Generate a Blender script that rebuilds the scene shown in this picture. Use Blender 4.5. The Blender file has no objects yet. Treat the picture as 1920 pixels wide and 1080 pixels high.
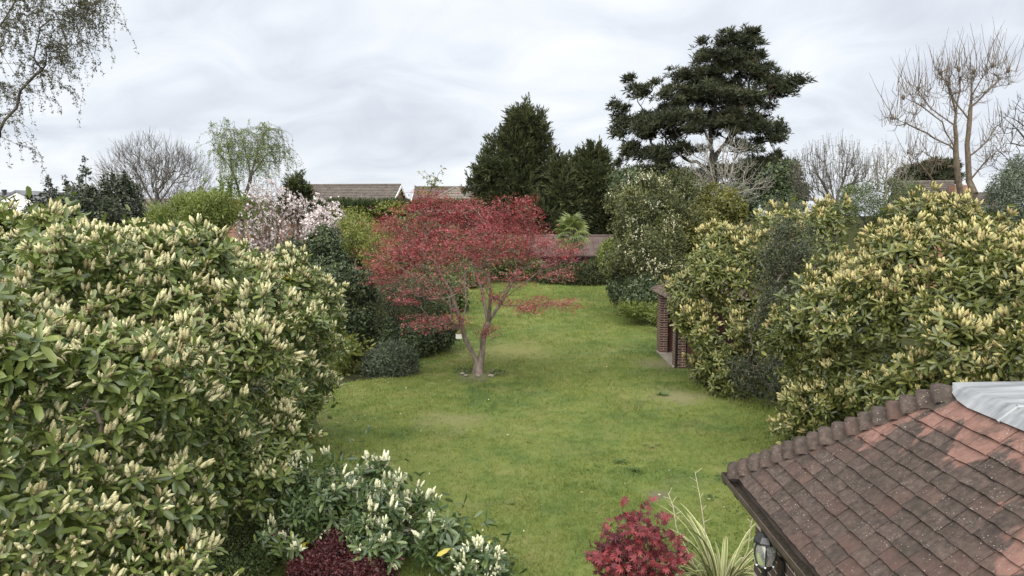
import bpy, math, random, zlib
import numpy as np
from mathutils import Matrix, Vector

random.seed(11)
rng = np.random.default_rng(11)
scene = bpy.context.scene
COL = scene.collection
R = math.radians
PI = math.pi

# ------------------------------------------------------------------ camera
cam_data = bpy.data.cameras.new('camera')
cam_data.lens = 24.94
cam_data.sensor_width = 36.0
cam_data.clip_end = 1500.0
cam = bpy.data.objects.new('camera', cam_data)
COL.objects.link(cam)
cam.location = (0, 0, 4.4)
cam.rotation_euler = (R(84.0), 0, 0)
scene.camera = cam
CAM = np.array([0, 0, 4.4])

# ------------------------------------------------------------------ exposure
scene.view_settings.view_transform = 'Standard'
scene.view_settings.look = 'None'
scene.view_settings.gamma = 1.0
scene.view_settings.use_curve_mapping = False
scene.view_settings.exposure = 2.5
scene.cycles.max_bounces = 7
scene.cycles.diffuse_bounces = 3
scene.cycles.transparent_max_bounces = 8
scene.cycles.use_denoising = True

# ------------------------------------------------------------------ overcast sky
SUN_EL, SUN_AZ = R(52), R(196)           # high soft sun from behind the camera
world = bpy.data.worlds.new('World')
scene.world = world
world.use_nodes = True
wn, wl = world.node_tree.nodes, world.node_tree.links
wn.clear()


def N(nodes, t, **kw):
    n = nodes.new(t)
    for k, v in kw.items():
        if k.startswith('i_'):
            n.inputs[k[2:].replace('_', ' ')].default_value = v
        elif k.startswith('n_'):
            n.inputs[int(k[2:])].default_value = v
        else:
            setattr(n, k, v)
    return n


def ramp(nodes, stops):
    r = nodes.new('ShaderNodeValToRGB')
    e = r.color_ramp.elements
    while len(e) < len(stops):
        e.new(0.5)
    for i, (p, c) in enumerate(stops):
        e[i].position = p
        e[i].color = (*c, 1)
    return r


tc = N(wn, 'ShaderNodeTexCoord')
sep = N(wn, 'ShaderNodeSeparateXYZ')
wl.new(tc.outputs['Generated'], sep.inputs[0])
az = N(wn, 'ShaderNodeMath', operation='ABSOLUTE')
wl.new(sep.outputs['Z'], az.inputs[0])
zz = N(wn, 'ShaderNodeMath', operation='ADD', n_1=0.38)
wl.new(az.outputs[0], zz.inputs[0])
dx = N(wn, 'ShaderNodeMath', operation='DIVIDE')
dy = N(wn, 'ShaderNodeMath', operation='DIVIDE')
wl.new(sep.outputs['X'], dx.inputs[0]); wl.new(zz.outputs[0], dx.inputs[1])
wl.new(sep.outputs['Y'], dy.inputs[0]); wl.new(zz.outputs[0], dy.inputs[1])
cmb = N(wn, 'ShaderNodeCombineXYZ', i_Z=0.3)
wl.new(dx.outputs[0], cmb.inputs[0]); wl.new(dy.outputs[0], cmb.inputs[1])
mp = N(wn, 'ShaderNodeMapping')
mp.inputs['Location'].default_value = (3.1, 1.7, 0)
mp.inputs['Scale'].default_value = (1.0, 1.35, 1)
wl.new(cmb.outputs[0], mp.inputs[0])
n1 = N(wn, 'ShaderNodeTexNoise', i_Scale=0.95, i_Detail=7.0, i_Roughness=0.48, i_Distortion=0.7)
n2 = N(wn, 'ShaderNodeTexNoise', i_Scale=3.1, i_Detail=5.0, i_Roughness=0.5, i_Distortion=1.2)
wl.new(mp.outputs[0], n1.inputs[0]); wl.new(mp.outputs[0], n2.inputs[0])
mixn = N(wn, 'ShaderNodeMix', n_0=0.34)
wl.new(n1.outputs[0], mixn.inputs[2]); wl.new(n2.outputs[0], mixn.inputs[3])
cr = ramp(wn, [(0.32, (0.25, 0.265, 0.30)), (0.44, (0.315, 0.332, 0.362)), (0.52, (0.36, 0.376, 0.40)), (0.64, (0.42, 0.43, 0.44))])
wl.new(mixn.outputs[0], cr.inputs[0])
sky = N(wn, 'ShaderNodeTexSky', sky_type='NISHITA', sun_disc=False)
sky.sun_elevation = SUN_EL
sky.sun_rotation = SUN_AZ
skys = N(wn, 'ShaderNodeMix', data_type='RGBA', blend_type='MULTIPLY', n_0=1.0)
skys.inputs[7].default_value = (0.08, 0.08, 0.08, 1)
wl.new(sky.outputs[0], skys.inputs[6])
mixs = N(wn, 'ShaderNodeMix', data_type='RGBA', n_0=0.96)
wl.new(skys.outputs[2], mixs.inputs[6]); wl.new(cr.outputs[0], mixs.inputs[7])
bg = N(wn, 'ShaderNodeBackground', i_Strength=0.44)
wl.new(mixs.outputs[2], bg.inputs[0])
wo = N(wn, 'ShaderNodeOutputWorld')
wl.new(bg.outputs[0], wo.inputs[0])

sun_data = bpy.data.lights.new('sun', 'SUN')
sun_data.energy = 1.5
sun_data.angle = R(100)
sun_data.color = (1.0, 0.965, 0.91)
sun = bpy.data.objects.new('sun', sun_data)
COL.objects.link(sun)
sd = Vector((math.sin(SUN_AZ) * math.cos(SUN_EL), math.cos(SUN_AZ) * math.cos(SUN_EL), math.sin(SUN_EL)))
sun.rotation_euler = sd.to_track_quat('Z', 'Y').to_euler()

# ------------------------------------------------------------------ materials


def new_mat(name):
    m = bpy.data.materials.new(name)
    m.use_nodes = True
    nt = m.node_tree
    b = nt.nodes['Principled BSDF']
    out = nt.nodes['Material Output']
    return m, nt.nodes, nt.links, b, out


def leaf_mat(name, stops, rough=0.5, trans=0.22, spec=0.4, obj=False, noise=0.0, nscale=1.2, tcol=None):
    """leaf colour from a random value per leaf, thin enough to let some light through"""
    m, n, l, b, out = new_mat(name)
    if obj:
        a = N(n, 'ShaderNodeObjectInfo'); src = a.outputs['Random']
    else:
        a = N(n, 'ShaderNodeAttribute', attribute_name='rnd'); src = a.outputs['Fac']
    if noise:
        g = N(n, 'ShaderNodeNewGeometry')
        t = N(n, 'ShaderNodeTexNoise', i_Scale=nscale, i_Detail=2.0)
        l.new(g.outputs['Position'], t.inputs[0])
        s = N(n, 'ShaderNodeMath', operation='MULTIPLY_ADD', n_1=noise * 2.0, n_2=-noise)
        l.new(t.outputs[0], s.inputs[0])
        ad = N(n, 'ShaderNodeMath', operation='ADD', use_clamp=True)
        l.new(src, ad.inputs[0]); l.new(s.outputs[0], ad.inputs[1])
        src = ad.outputs[0]
    r = ramp(n, stops)
    l.new(src, r.inputs[0])
    l.new(r.outputs[0], b.inputs['Base Color'])
    b.inputs['Roughness'].default_value = rough
    b.inputs['Specular IOR Level'].default_value = spec
    if trans > 0:
        tr = N(n, 'ShaderNodeBsdfTranslucent')
        tm = N(n, 'ShaderNodeMix', data_type='RGBA', blend_type='MULTIPLY', n_0=1.0)
        tm.inputs[7].default_value = (*(tcol or (1.25, 1.3, 0.6)), 1)
        l.new(r.outputs[0], tm.inputs[6]); l.new(tm.outputs[2], tr.inputs[0])
        mx = N(n, 'ShaderNodeMixShader', n_0=trans)
        l.new(b.outputs[0], mx.inputs[1]); l.new(tr.outputs[0], mx.inputs[2])
        l.new(mx.outputs[0], out.inputs[0])
    return m


def noise_mat(name, c1, c2, scale=8.0, rough=0.85, bump=0.0, bscale=None, stretch=(1, 1, 1), detail=6.0, metallic=0.0, coords='pos', rand=0.0, spec=0.3):
    m, n, l, b, out = new_mat(name)
    if coords == 'pos':
        g = N(n, 'ShaderNodeNewGeometry'); co = g.outputs['Position']
    else:
        g = N(n, 'ShaderNodeTexCoord'); co = g.outputs['Object']
    mpn = N(n, 'ShaderNodeMapping')
    mpn.inputs['Scale'].default_value = stretch
    l.new(co, mpn.inputs[0])
    t = N(n, 'ShaderNodeTexNoise', i_Scale=scale, i_Detail=detail, i_Roughness=0.6)
    l.new(mpn.outputs[0], t.inputs[0])
    r = ramp(n, [(0.32, c1), (0.68, c2)])
    l.new(t.outputs[0], r.inputs[0])
    colr = r.outputs[0]
    if rand:
        oi = N(n, 'ShaderNodeObjectInfo')
        mr = N(n, 'ShaderNodeMapRange', n_3=1 - rand, n_4=1 + rand)
        l.new(oi.outputs['Random'], mr.inputs[0])
        mm = N(n, 'ShaderNodeVectorMath', operation='SCALE')
        l.new(colr, mm.inputs[0]); l.new(mr.outputs[0], mm.inputs['Scale'])
        colr = mm.outputs[0]
    l.new(colr, b.inputs['Base Color'])
    b.inputs['Roughness'].default_value = rough
    b.inputs['Metallic'].default_value = metallic
    b.inputs['Specular IOR Level'].default_value = spec
    if bump:
        t2 = N(n, 'ShaderNodeTexNoise', i_Scale=bscale or scale * 3, i_Detail=6.0)
        l.new(mpn.outputs[0], t2.inputs[0])
        bp = N(n, 'ShaderNodeBump', i_Strength=bump, i_Distance=0.02)
        l.new(t2.outputs[0], bp.inputs['Height']); l.new(bp.outputs[0], b.inputs['Normal'])
    return m


def grass_colour(n, l):
    """lawn colour by place on the ground: fresh green, yellow moss, straw"""
    g = N(n, 'ShaderNodeNewGeometry')
    sc_ = N(n, 'ShaderNodeVectorMath', operation='MULTIPLY')
    sc_.inputs[1].default_value = (1, 1, 0)
    l.new(g.outputs['Position'], sc_.inputs[0])
    a = N(n, 'ShaderNodeTexNoise', i_Scale=0.33, i_Detail=4.0, i_Roughness=0.6, i_Distortion=0.4)
    b_ = N(n, 'ShaderNodeTexNoise', i_Scale=1.7, i_Detail=5.0, i_Roughness=0.65, i_Distortion=0.6)
    c_ = N(n, 'ShaderNodeTexNoise', i_Scale=0.9, i_Detail=5.0, i_Roughness=0.7)
    for t in (a, b_, c_):
        l.new(sc_.outputs[0], t.inputs[0])
    mixv = N(n, 'ShaderNodeMix', n_0=0.5)
    l.new(a.outputs[0], mixv.inputs[2]); l.new(b_.outputs[0], mixv.inputs[3])
    r = ramp(n, [(0.36, (0.074, 0.112, 0.030)), (0.45, (0.108, 0.148, 0.036)), (0.54, (0.140, 0.170, 0.042)), (0.66, (0.180, 0.190, 0.066))])
    l.new(mixv.outputs[0], r.inputs[0])
    st = ramp(n, [(0.52, (0, 0, 0)), (0.70, (1, 1, 1))])
    l.new(c_.outputs[0], st.inputs[0])
    col = r.outputs[0]
    mx = N(n, 'ShaderNodeMix', data_type='RGBA')
    ms = N(n, 'ShaderNodeMath', operation='MULTIPLY', n_1=0.5)
    l.new(st.outputs[0], ms.inputs[0])
    l.new(ms.outputs[0], mx.inputs[0]); l.new(col, mx.inputs[6])
    mx.inputs[7].default_value = (0.20, 0.185, 0.075, 1)
    col = mx.outputs[2]
    # worn places
    for (wx, wy, wr, wc) in WORN:
        d = N(n, 'ShaderNodeVectorMath', operation='DISTANCE')
        d.inputs[1].default_value = (wx, wy, 0)
        l.new(sc_.outputs[0], d.inputs[0])
        ad = N(n, 'ShaderNodeMath', operation='MULTIPLY_ADD', n_1=wr * 3.6)
        l.new(b_.outputs[0], ad.inputs[0]); l.new(d.outputs['Value'], ad.inputs[2])
        mr = N(n, 'ShaderNodeMapRange', n_1=wr * 1.9, n_2=wr * 3.0, n_3=0.8, n_4=0.0)
        l.new(ad.outputs[0], mr.inputs[0])
        m2 = N(n, 'ShaderNodeMix', data_type='RGBA')
        l.new(mr.outputs[0], m2.inputs[0]); l.new(col, m2.inputs[6])
        m2.inputs[7].default_value = (*wc, 1)
        col = m2.outputs[2]
    return col


WORN = [(2.27, 10.71) + (0.25, (0.13, 0.115, 0.08)), (4.04, 16.70) + (0.9, (0.21, 0.19, 0.10)), (4.40, 20.53) + (0.75, (0.19, 0.165, 0.10)), (0.09, 22.31) + (1.3, (0.22, 0.215, 0.075)), (-1.25, 14.72) + (0.8, (0.19, 0.19, 0.08)), (-0.87, 18.95) + (0.55, (0.15, 0.145, 0.09))]


def grass_mat(name, blades):
    m, n, l, b, out = new_mat(name)
    col = grass_colour(n, l)
    if blades:
        at_ = N(n, 'ShaderNodeAttribute', attribute_name='rnd')
        mr = N(n, 'ShaderNodeMapRange', n_3=1.12, n_4=1.45)
        l.new(at_.outputs['Fac'], mr.inputs[0])
        mm = N(n, 'ShaderNodeVectorMath', operation='SCALE')
        l.new(col, mm.inputs[0]); l.new(mr.outputs[0], mm.inputs['Scale'])
        l.new(mm.outputs[0], b.inputs['Base Color'])
        tr = N(n, 'ShaderNodeBsdfTranslucent')
        l.new(mm.outputs[0], tr.inputs[0])
        mx = N(n, 'ShaderNodeMixShader', n_0=0.42)
        l.new(b.outputs[0], mx.inputs[1]); l.new(tr.outputs[0], mx.inputs[2])
        l.new(mx.outputs[0], out.inputs[0])
    else:
        thatch = N(n, 'ShaderNodeVectorMath', operation='SCALE'); thatch.inputs['Scale'].default_value = 0.8
        l.new(col, thatch.inputs[0]); l.new(thatch.outputs[0], b.inputs['Base Color'])
        g = N(n, 'ShaderNodeNewGeometry')
        t = N(n, 'ShaderNodeTexNoise', i_Scale=40.0, i_Detail=5.0)
        l.new(g.outputs['Position'], t.inputs[0])
        bp = N(n, 'ShaderNodeBump', i_Strength=0.6, i_Distance=0.03)
        l.new(t.outputs[0], bp.inputs['Height']); l.new(bp.outputs[0], b.inputs['Normal'])
    b.inputs['Roughness'].default_value = 0.75
    b.inputs['Specular IOR Level'].default_value = 0.2
    return m


M = {}
M['grass'] = grass_mat('lawn_grass', False)
M['blades'] = grass_mat('grass_blades', True)
M['soil'] = noise_mat('soil', (0.024, 0.024, 0.014), (0.045, 0.052, 0.022), 3.0, 1.0, 0.7, 20, spec=0.0)
M['bark_grey'] = noise_mat('bark_grey', (0.055, 0.050, 0.042), (0.135, 0.122, 0.102), 14, 0.9, 0.5, 40, (1, 1, 0.35))
M['bark_maple'] = noise_mat('bark_maple', (0.085, 0.068, 0.055), (0.22, 0.185, 0.15), 9, 0.85, 0.5, 30, (1, 1, 0.5))
M['bark_dark'] = noise_mat('bark_dark', (0.03, 0.026, 0.022), (0.085, 0.072, 0.06), 10, 0.9, 0.5, 30, (1, 1, 0.3))
M['bark_pale'] = noise_mat('bark_pale', (0.13, 0.12, 0.10), (0.27, 0.25, 0.21), 12, 0.85, 0.4, 40, (1, 1, 0.4))
M['bark_tan'] = noise_mat('bark_tan', (0.065, 0.052, 0.038), (0.16, 0.125, 0.088), 10, 0.9, 0.4, 40, (1, 1, 0.4))
M['twig'] = noise_mat('twig', (0.06, 0.05, 0.035), (0.12, 0.10, 0.07), 14, 0.9)
LAUREL = [(0.0, (0.045, 0.072, 0.022)), (0.45, (0.128, 0.166, 0.046)), (0.8, (0.185, 0.216, 0.066)), (0.97, (0.16, 0.20, 0.05)), (1.0, (0.50, 0.30, 0.03))]
LAUREL_R = [(0.0, (0.045, 0.062, 0.020)), (0.45, (0.115, 0.132, 0.036)), (0.8, (0.172, 0.180, 0.048)), (1.0, (0.20, 0.20, 0.05))]
LAUREL_S = [(0.0, (0.030, 0.055, 0.022)), (0.5, (0.078, 0.115, 0.042)), (0.9, (0.130, 0.170, 0.058)), (0.985, (0.17, 0.21, 0.05)), (1.0, (0.55, 0.42, 0.04))]
for k, st in (('laurel', LAUREL), ('laurel_r', LAUREL_R), ('laurel_s', LAUREL_S)):
    M[k] = leaf_mat(k, st, 0.32, 0.24, 0.5)
    M[k + '_o'] = leaf_mat(k + '_single', st, 0.32, 0.24, 0.5, obj=True)


def spike_mat(name, c1, c2, c3, obj=False):
    m, n, l, b, out = new_mat(name)
    a = N(n, 'ShaderNodeObjectInfo') if obj else N(n, 'ShaderNodeAttribute', attribute_name='rnd')
    src = a.outputs['Random'] if obj else a.outputs['Fac']
    r = ramp(n, [(0.0, c1), (0.5, c2), (1.0, c3)])
    l.new(src, r.inputs[0])
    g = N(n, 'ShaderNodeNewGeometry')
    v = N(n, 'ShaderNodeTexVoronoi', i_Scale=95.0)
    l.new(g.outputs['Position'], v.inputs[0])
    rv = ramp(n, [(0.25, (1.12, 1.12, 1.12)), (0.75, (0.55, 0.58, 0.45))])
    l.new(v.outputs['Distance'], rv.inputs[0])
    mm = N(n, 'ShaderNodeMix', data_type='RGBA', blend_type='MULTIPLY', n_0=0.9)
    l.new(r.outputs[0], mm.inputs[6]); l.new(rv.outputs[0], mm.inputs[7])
    l.new(mm.outputs[2], b.inputs['Base Color'])
    bp = N(n, 'ShaderNodeBump', i_Strength=0.8, i_Distance=0.006)
    bp.invert = True
    l.new(v.outputs['Distance'], bp.inputs['Height']); l.new(bp.outputs[0], b.inputs['Normal'])
    b.inputs['Roughness'].default_value = 0.8
    b.inputs['Specular IOR Level'].default_value = 0.15
    return m


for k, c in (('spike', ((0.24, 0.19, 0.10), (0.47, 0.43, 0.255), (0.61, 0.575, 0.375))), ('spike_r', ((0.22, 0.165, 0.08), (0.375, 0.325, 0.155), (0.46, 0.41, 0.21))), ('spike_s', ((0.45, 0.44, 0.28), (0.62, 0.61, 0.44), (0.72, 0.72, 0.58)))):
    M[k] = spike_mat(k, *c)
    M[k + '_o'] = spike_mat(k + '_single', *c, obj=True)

# ------------------------------------------------------------------ geometry tools


class Tmpl:
    """small mesh copied many times"""
    def __init__(s, V, F):
        s.V = np.array(V, float)
        s.loops = np.array([i for f in F for i in f], int)
        s.sizes = np.array([len(f) for f in F], int)
        s.F = F

    def mesh(s, name, mat, smooth=False):
        me = bpy.data.meshes.new(name)
        me.from_pydata([tuple(v) for v in s.V], [], s.F)
        me.materials.append(mat)
        if smooth:
            me.shade_smooth()
        return me


def merge(ts):
    V, F, o = [], [], 0
    for t in ts:
        V += [tuple(v) for v in t.V]
        F += [tuple(i + o for i in f) for f in t.F]
        o += len(t.V)
    return Tmpl(V, F)


def xf(t, m):
    """template moved by a 4x4 Matrix"""
    return Tmpl([tuple(m @ Vector(v)) for v in t.V], t.F)


class Geo:
    def __init__(s):
        s.V, s.L, s.S, s.A, s.n = [], [], [], [], 0

    def add(s, V, F, rnd=0.5):
        V = np.asarray(V, float).reshape(-1, 3)
        s.V.append(V)
        s.L.append(np.array([i for f in F for i in f], int) + s.n)
        s.S.append(np.array([len(f) for f in F], int))
        s.A.append(np.full(len(V), rnd))
        s.n += len(V)

    def scatter(s, t, Rm, T, rnd=None):
        n = len(T)
        if n == 0:
            return
        if rnd is None:
            rnd = rng.random(n)
        V = np.einsum('nij,kj->nki', Rm, t.V) + T[:, None, :]
        k = len(t.V)
        s.V.append(V.reshape(-1, 3))
        s.L.append((t.loops[None, :] + (np.arange(n) * k)[:, None]).ravel() + s.n)
        s.S.append(np.tile(t.sizes, n))
        s.A.append(np.repeat(rnd, k))
        s.n += n * k

    def build(s, name, mat, parent=None, smooth=False, stuff=False):
        if not s.V:
            return None
        me = bpy.data.meshes.new(name)
        V = np.concatenate(s.V)
        if parent is not None:
            V = V - np.array(base_of(parent))
        L = np.concatenate(s.L); S = np.concatenate(s.S)
        me.vertices.add(len(V)); me.loops.add(len(L)); me.polygons.add(len(S))
        me.vertices.foreach_set('co', V.astype(np.float32).ravel())
        me.loops.foreach_set('vertex_index', L.astype(np.int32))
        st = np.zeros(len(S), np.int32); st[1:] = np.cumsum(S)[:-1]
        me.polygons.foreach_set('loop_start', st)
        me.polygons.foreach_set('loop_total', S.astype(np.int32))
        a = me.attributes.new('rnd', 'FLOAT', 'POINT')
        a.data.foreach_set('value', np.concatenate(s.A).astype(np.float32))
        me.materials.append(mat)
        me.update(calc_edges=True)
        if not smooth:
            me.shade_flat()
        o = bpy.data.objects.new(name, me)
        COL.objects.link(o)
        if parent is not None:
            o.parent = parent
        if stuff:
            o['kind'] = 'stuff'
        return o


def base_of(o):
    p = Vector((0, 0, 0))
    while o is not None:
        p += o.location
        o = o.parent
    return p


def thing(name, label, cat, loc, group=None):
    global rng
    k = zlib.crc32(label.encode())                  # every thing grows from its own seed
    rng = np.random.default_rng(k); random.seed(k)
    o = bpy.data.objects.new(name, None)
    COL.objects.link(o)
    o.location = loc
    o.empty_display_size = 0.2
    return tag(o, label, cat, group)


def tag(o, label, cat, group=None):
    o['label'] = label
    o['category'] = cat
    if group:
        o['group'] = group
    return o


def put(name, me, mat4, parent):
    """one piece sharing mesh data, given by a world matrix"""
    o = bpy.data.objects.new(name, me)
    COL.objects.link(o)
    o.parent = parent
    o.matrix_local = Matrix.Translation(-base_of(parent)) @ mat4
    return o


def unit(v):
    return v / np.maximum(np.linalg.norm(v, axis=-1, keepdims=True), 1e-9)


def frames(axis, roll=None, scale=1.0):
    """rotation matrices (columns x, y, z) with z along axis"""
    z = unit(np.asarray(axis, float))
    n = len(z)
    ref = np.where(np.abs(z[:, 2:3]) > 0.9, np.array([[1.0, 0, 0]]), np.array([[0, 0, 1.0]]))
    x = unit(np.cross(ref, z)); y = np.cross(z, x)
    r = rng.random(n) * 2 * PI if roll is None else np.broadcast_to(roll, (n,))
    c, s_ = np.cos(r)[:, None], np.sin(r)[:, None]
    X = x * c + y * s_
    Y = np.cross(z, X)
    m = np.stack([X, Y, z], axis=2)
    return m * np.broadcast_to(np.asarray(scale, float), (n,))[:, None, None]


def rand_unit(n):
    return unit(rng.normal(size=(n, 3)))


def bump3(p, f, seed):
    """cheap smooth noise in about -1..1"""
    q = p * f
    return (np.sin(q[:, 0] * 1.7 + seed) * np.sin(q[:, 1] * 1.3 + 2.1 * seed + q[:, 2]) + np.sin(q[:, 2] * 1.9 + q[:, 0] * 0.7 + seed * 0.7) * np.sin(q[:, 1] * 0.8 - q[:, 0] * 1.1 + seed)) * 0.6


def lobe_surface(lobes, n, cull=-0.4, lump=0.12, lf=2.2, seed=1.0, gap=None, zmin=0.05):
    """points and normals on the outside of a union of ellipsoids"""
    C = np.array([l[0] for l in lobes], float); Rr = np.array([l[1] for l in lobes], float)
    w = (Rr[:, 0] * Rr[:, 1] + Rr[:, 0] * Rr[:, 2] + Rr[:, 1] * Rr[:, 2]); w = w / w.sum()
    P, Q = [], []
    got = 0
    for it in range(12):
        k = rng.choice(len(lobes), n * 2, p=w)
        u = rand_unit(n * 2)
        # accept by local area so that flat lobes are not over-sampled at their rims
        ar = np.linalg.norm(u / Rr[k], axis=1) * Rr[k].min(axis=1)
        ok = rng.random(n * 2) < ar
        p = C[k] + u * Rr[k]
        nn = unit(u / Rr[k])
        for j in range(len(lobes)):
            d = np.linalg.norm((p - C[j]) / Rr[j], axis=1)
            ok &= (d > 0.94) | (k == j)
        ok &= p[:, 2] > zmin
        v = unit(CAM - p)
        ok &= (nn * v).sum(1) > cull
        ok &= (np.abs(p[:, 0]) < 0.86 * p[:, 1]) | (rng.random(len(p)) < 0.25)      # thinner well outside the view
        if gap is not None:
            ok &= bump3(p, gap[0], seed + 5) + rng.random(len(p)) * 0.5 > gap[1]
        p, nn = p[ok], nn[ok]
        p = p + nn * (bump3(p, lf, seed) * lump)[:, None]
        P.append(p); Q.append(nn); got += len(p)
        if got >= n:
            break
    P = np.concatenate(P)[:n]; Q = np.concatenate(Q)[:n]
    P[:, 2] = np.maximum(P[:, 2], zmin)
    return P, Q


def sub_lobes(lobes, n, r, out=0.35, stretch=(1, 1, 1)):
    """smaller clumps budding from the outside of larger ones"""
    lobes = [(c, tuple(max(0.55 * x, x - r * (0.62 + out)) for x in q)) for c, q in lobes]
    P, Q = lobe_surface(lobes, n, -0.6, 0.0)
    q = rng.uniform(0.6, 1.35, len(P)) * r
    return list(lobes) + [(tuple(p + nn * k * out), (k * stretch[0], k * stretch[1], k * stretch[2])) for p, nn, k in zip(P, Q, q)]


def lobe_volume(lobes, n, zmin=0.05, shell=0.0):
    C = np.array([l[0] for l in lobes], float); Rr = np.array([l[1] for l in lobes], float)
    w = Rr.prod(axis=1) ** 0.8; w = w / w.sum()
    k = rng.choice(len(lobes), n, p=w)
    rad = (shell ** 3 + rng.random(n) * (1 - shell ** 3)) ** (1 / 3)
    p = C[k] + rand_unit(n) * rad[:, None] * Rr[k]
    return p[p[:, 2] > zmin]


def tubes(geo, P0, P1, r0, r1, sides, rnd=None):
    P0 = np.asarray(P0, float); P1 = np.asarray(P1, float)
    n = len(P0)
    if n == 0:
        return
    d = unit(P1 - P0)
    Fm = frames(d, roll=0.0)
    a = np.arange(sides) * 2 * PI / sides
    ring = np.stack([np.cos(a), np.sin(a), np.zeros(sides)], 1)
    rr = np.einsum('nij,kj->nki', Fm, ring)
    ov = d * (np.asarray(r0)[:, None] * 0.25)
    V0 = (P0 - ov)[:, None, :] + rr * np.asarray(r0)[:, None, None]
    V1 = (P1 + ov * 0.5)[:, None, :] + rr * np.asarray(r1)[:, None, None]
    V = np.concatenate([V0, V1], 1)
    k = 2 * sides
    f = np.array([[i, (i + 1) % sides, sides + (i + 1) % sides, sides + i] for i in range(sides)]).ravel()
    geo.V.append(V.reshape(-1, 3))
    geo.L.append((f[None, :] + (np.arange(n) * k)[:, None]).ravel() + geo.n)
    geo.S.append(np.full(n * sides, 4))
    geo.A.append(np.repeat(rng.random(n) if rnd is None else rnd, k))
    geo.n += n * k


def grow(trunks, pts, r_root, r_tip=0.006, alpha=0.35, wiggle=0.12, sag=0.0, order='base'):
    """a branching skeleton: each point is joined to the best node of the tree so far.
    Returns edge starts, ends, radii and the tip positions."""
    pos, par, path = [], [], []
    for ti, t in enumerate(trunks):
        t = [np.array(q, float) for q in t]
        if ti == 0:
            pos.append(t[0]); par.append(-1); path.append(0.0); last = 0
        else:
            dd = [np.linalg.norm(q - t[0]) for q in pos]
            last = int(np.argmin(dd))
        for q in t[1:]:
            a = pos[last]
            L = np.linalg.norm(q - a)
            st = max(1, int(L / 0.45))
            for s_ in range(1, st + 1):
                pp = a + (q - a) * s_ / st
                if s_ < st:
                    pp = pp + rng.normal(size=3) * 0.02 * L
                pos.append(pp); par.append(last)
                path.append(path[last] + L / st)
                last = len(pos) - 1
    base = pos[0]
    pts = np.asarray(pts)
    o = np.argsort(np.linalg.norm(pts - base, axis=1))
    cap = len(pos) + len(pts) * 4 + 10
    A = np.zeros((cap, 3)); A[:len(pos)] = pos
    PL = np.zeros(cap); PL[:len(pos)] = path
    par = par + [0] * (cap - len(par))
    n = len(pos)
    up = np.array([0, 0, 1.0])
    for i in o:
        q = pts[i]
        dv = q - A[:n]
        D = np.linalg.norm(dv, axis=1)
        pen = np.where(dv[:, 2] < -0.2 * D, 0.5 * D, 0.0)
        j = int(np.argmin(D + alpha * PL[:n] + pen))
        a = A[j]; L = D[j]
        st = 1 if L < 0.25 else (2 if L < 0.7 else 3)
        last = j
        off = rng.normal(size=3) * wiggle * L
        for s_ in range(1, st + 1):
            t = s_ / st
            pp = a + (q - a) * t + off * math.sin(PI * t) - up * (sag * L * (t * t)) * (1 if s_ < st else 0)
            A[n] = pp; par[n] = last; PL[n] = PL[last] + L / st
            last = n; n += 1
    par = np.array(par[:n]); A = A[:n]
    cnt = np.zeros(n); kids = np.zeros(n, int)
    for i in range(n - 1, 0, -1):
        if kids[i] == 0:
            cnt[i] += 1
        cnt[par[i]] += cnt[i]; kids[par[i]] += 1
    p = math.log(r_root / r_tip) / math.log(max(cnt[0], 2))
    rad = r_tip * np.maximum(cnt, 1) ** p
    e = np.arange(1, n)
    ok = par[e] >= 0
    e = e[ok]
    r1 = rad[e]; r0 = np.minimum(rad[par[e]], r1 * 1.35 + 0.001)
    return A[par[e]], A[e], r0, r1, A[kids == 0], A, rad


def tree_wood(geo, sk, twig_sides=3):
    P0, P1, r0, r1 = sk[:4]
    for lo, hi, s_ in ((0.0, 0.02, twig_sides), (0.02, 0.07, 5), (0.07, 9.0, 9)):
        m = (r1 >= lo) & (r1 < hi)
        tubes(geo, P0[m], P1[m], r0[m], r1[m], s_)


def flare(geo, base, r, h=0.25):
    """root flare at a trunk's foot"""
    b = np.array(base, float)
    V, F = [], []
    k = 10
    for i, (z, q) in enumerate(((-0.06, 1.75), (0.04, 1.35), (h * 0.5, 1.12), (h, 1.0))):
        for j in range(k):
            a = j * 2 * PI / k
            rr = r * (1 + (q - 1) * (1 + 0.35 * math.sin(3 * a + b[0])))
            V.append((b[0] + rr * math.cos(a), b[1] + rr * math.sin(a), b[2] + z))
    for i in range(3):
        for j in range(k):
            F.append((i * k + j, i * k + (j + 1) % k, (i + 1) * k + (j + 1) % k, (i + 1) * k + j))
    geo.add(V, F)


def box(cx, cy, cz, sx, sy, sz):
    V = [(cx + a * sx / 2, cy + b * sy / 2, cz + c * sz / 2) for a in (-1, 1) for b in (-1, 1) for c in (-1, 1)]
    F = [(0, 1, 3, 2), (4, 6, 7, 5), (0, 4, 5, 1), (2, 3, 7, 6), (0, 2, 6, 4), (1, 5, 7, 3)]
    return V, F


def lathe(prof, k=12, c=(0, 0, 0), a0=0.0):
    V, F = [], []
    for (r, z) in prof:
        for j in range(k):
            a = a0 + j * 2 * PI / k
            V.append((c[0] + r * math.cos(a), c[1] + r * math.sin(a), c[2] + z))
    for i in range(len(prof) - 1):
        for j in range(k):
            F.append((i * k + j, i * k + (j + 1) % k, (i + 1) * k + (j + 1) % k, (i + 1) * k + j))
    return V, F


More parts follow.
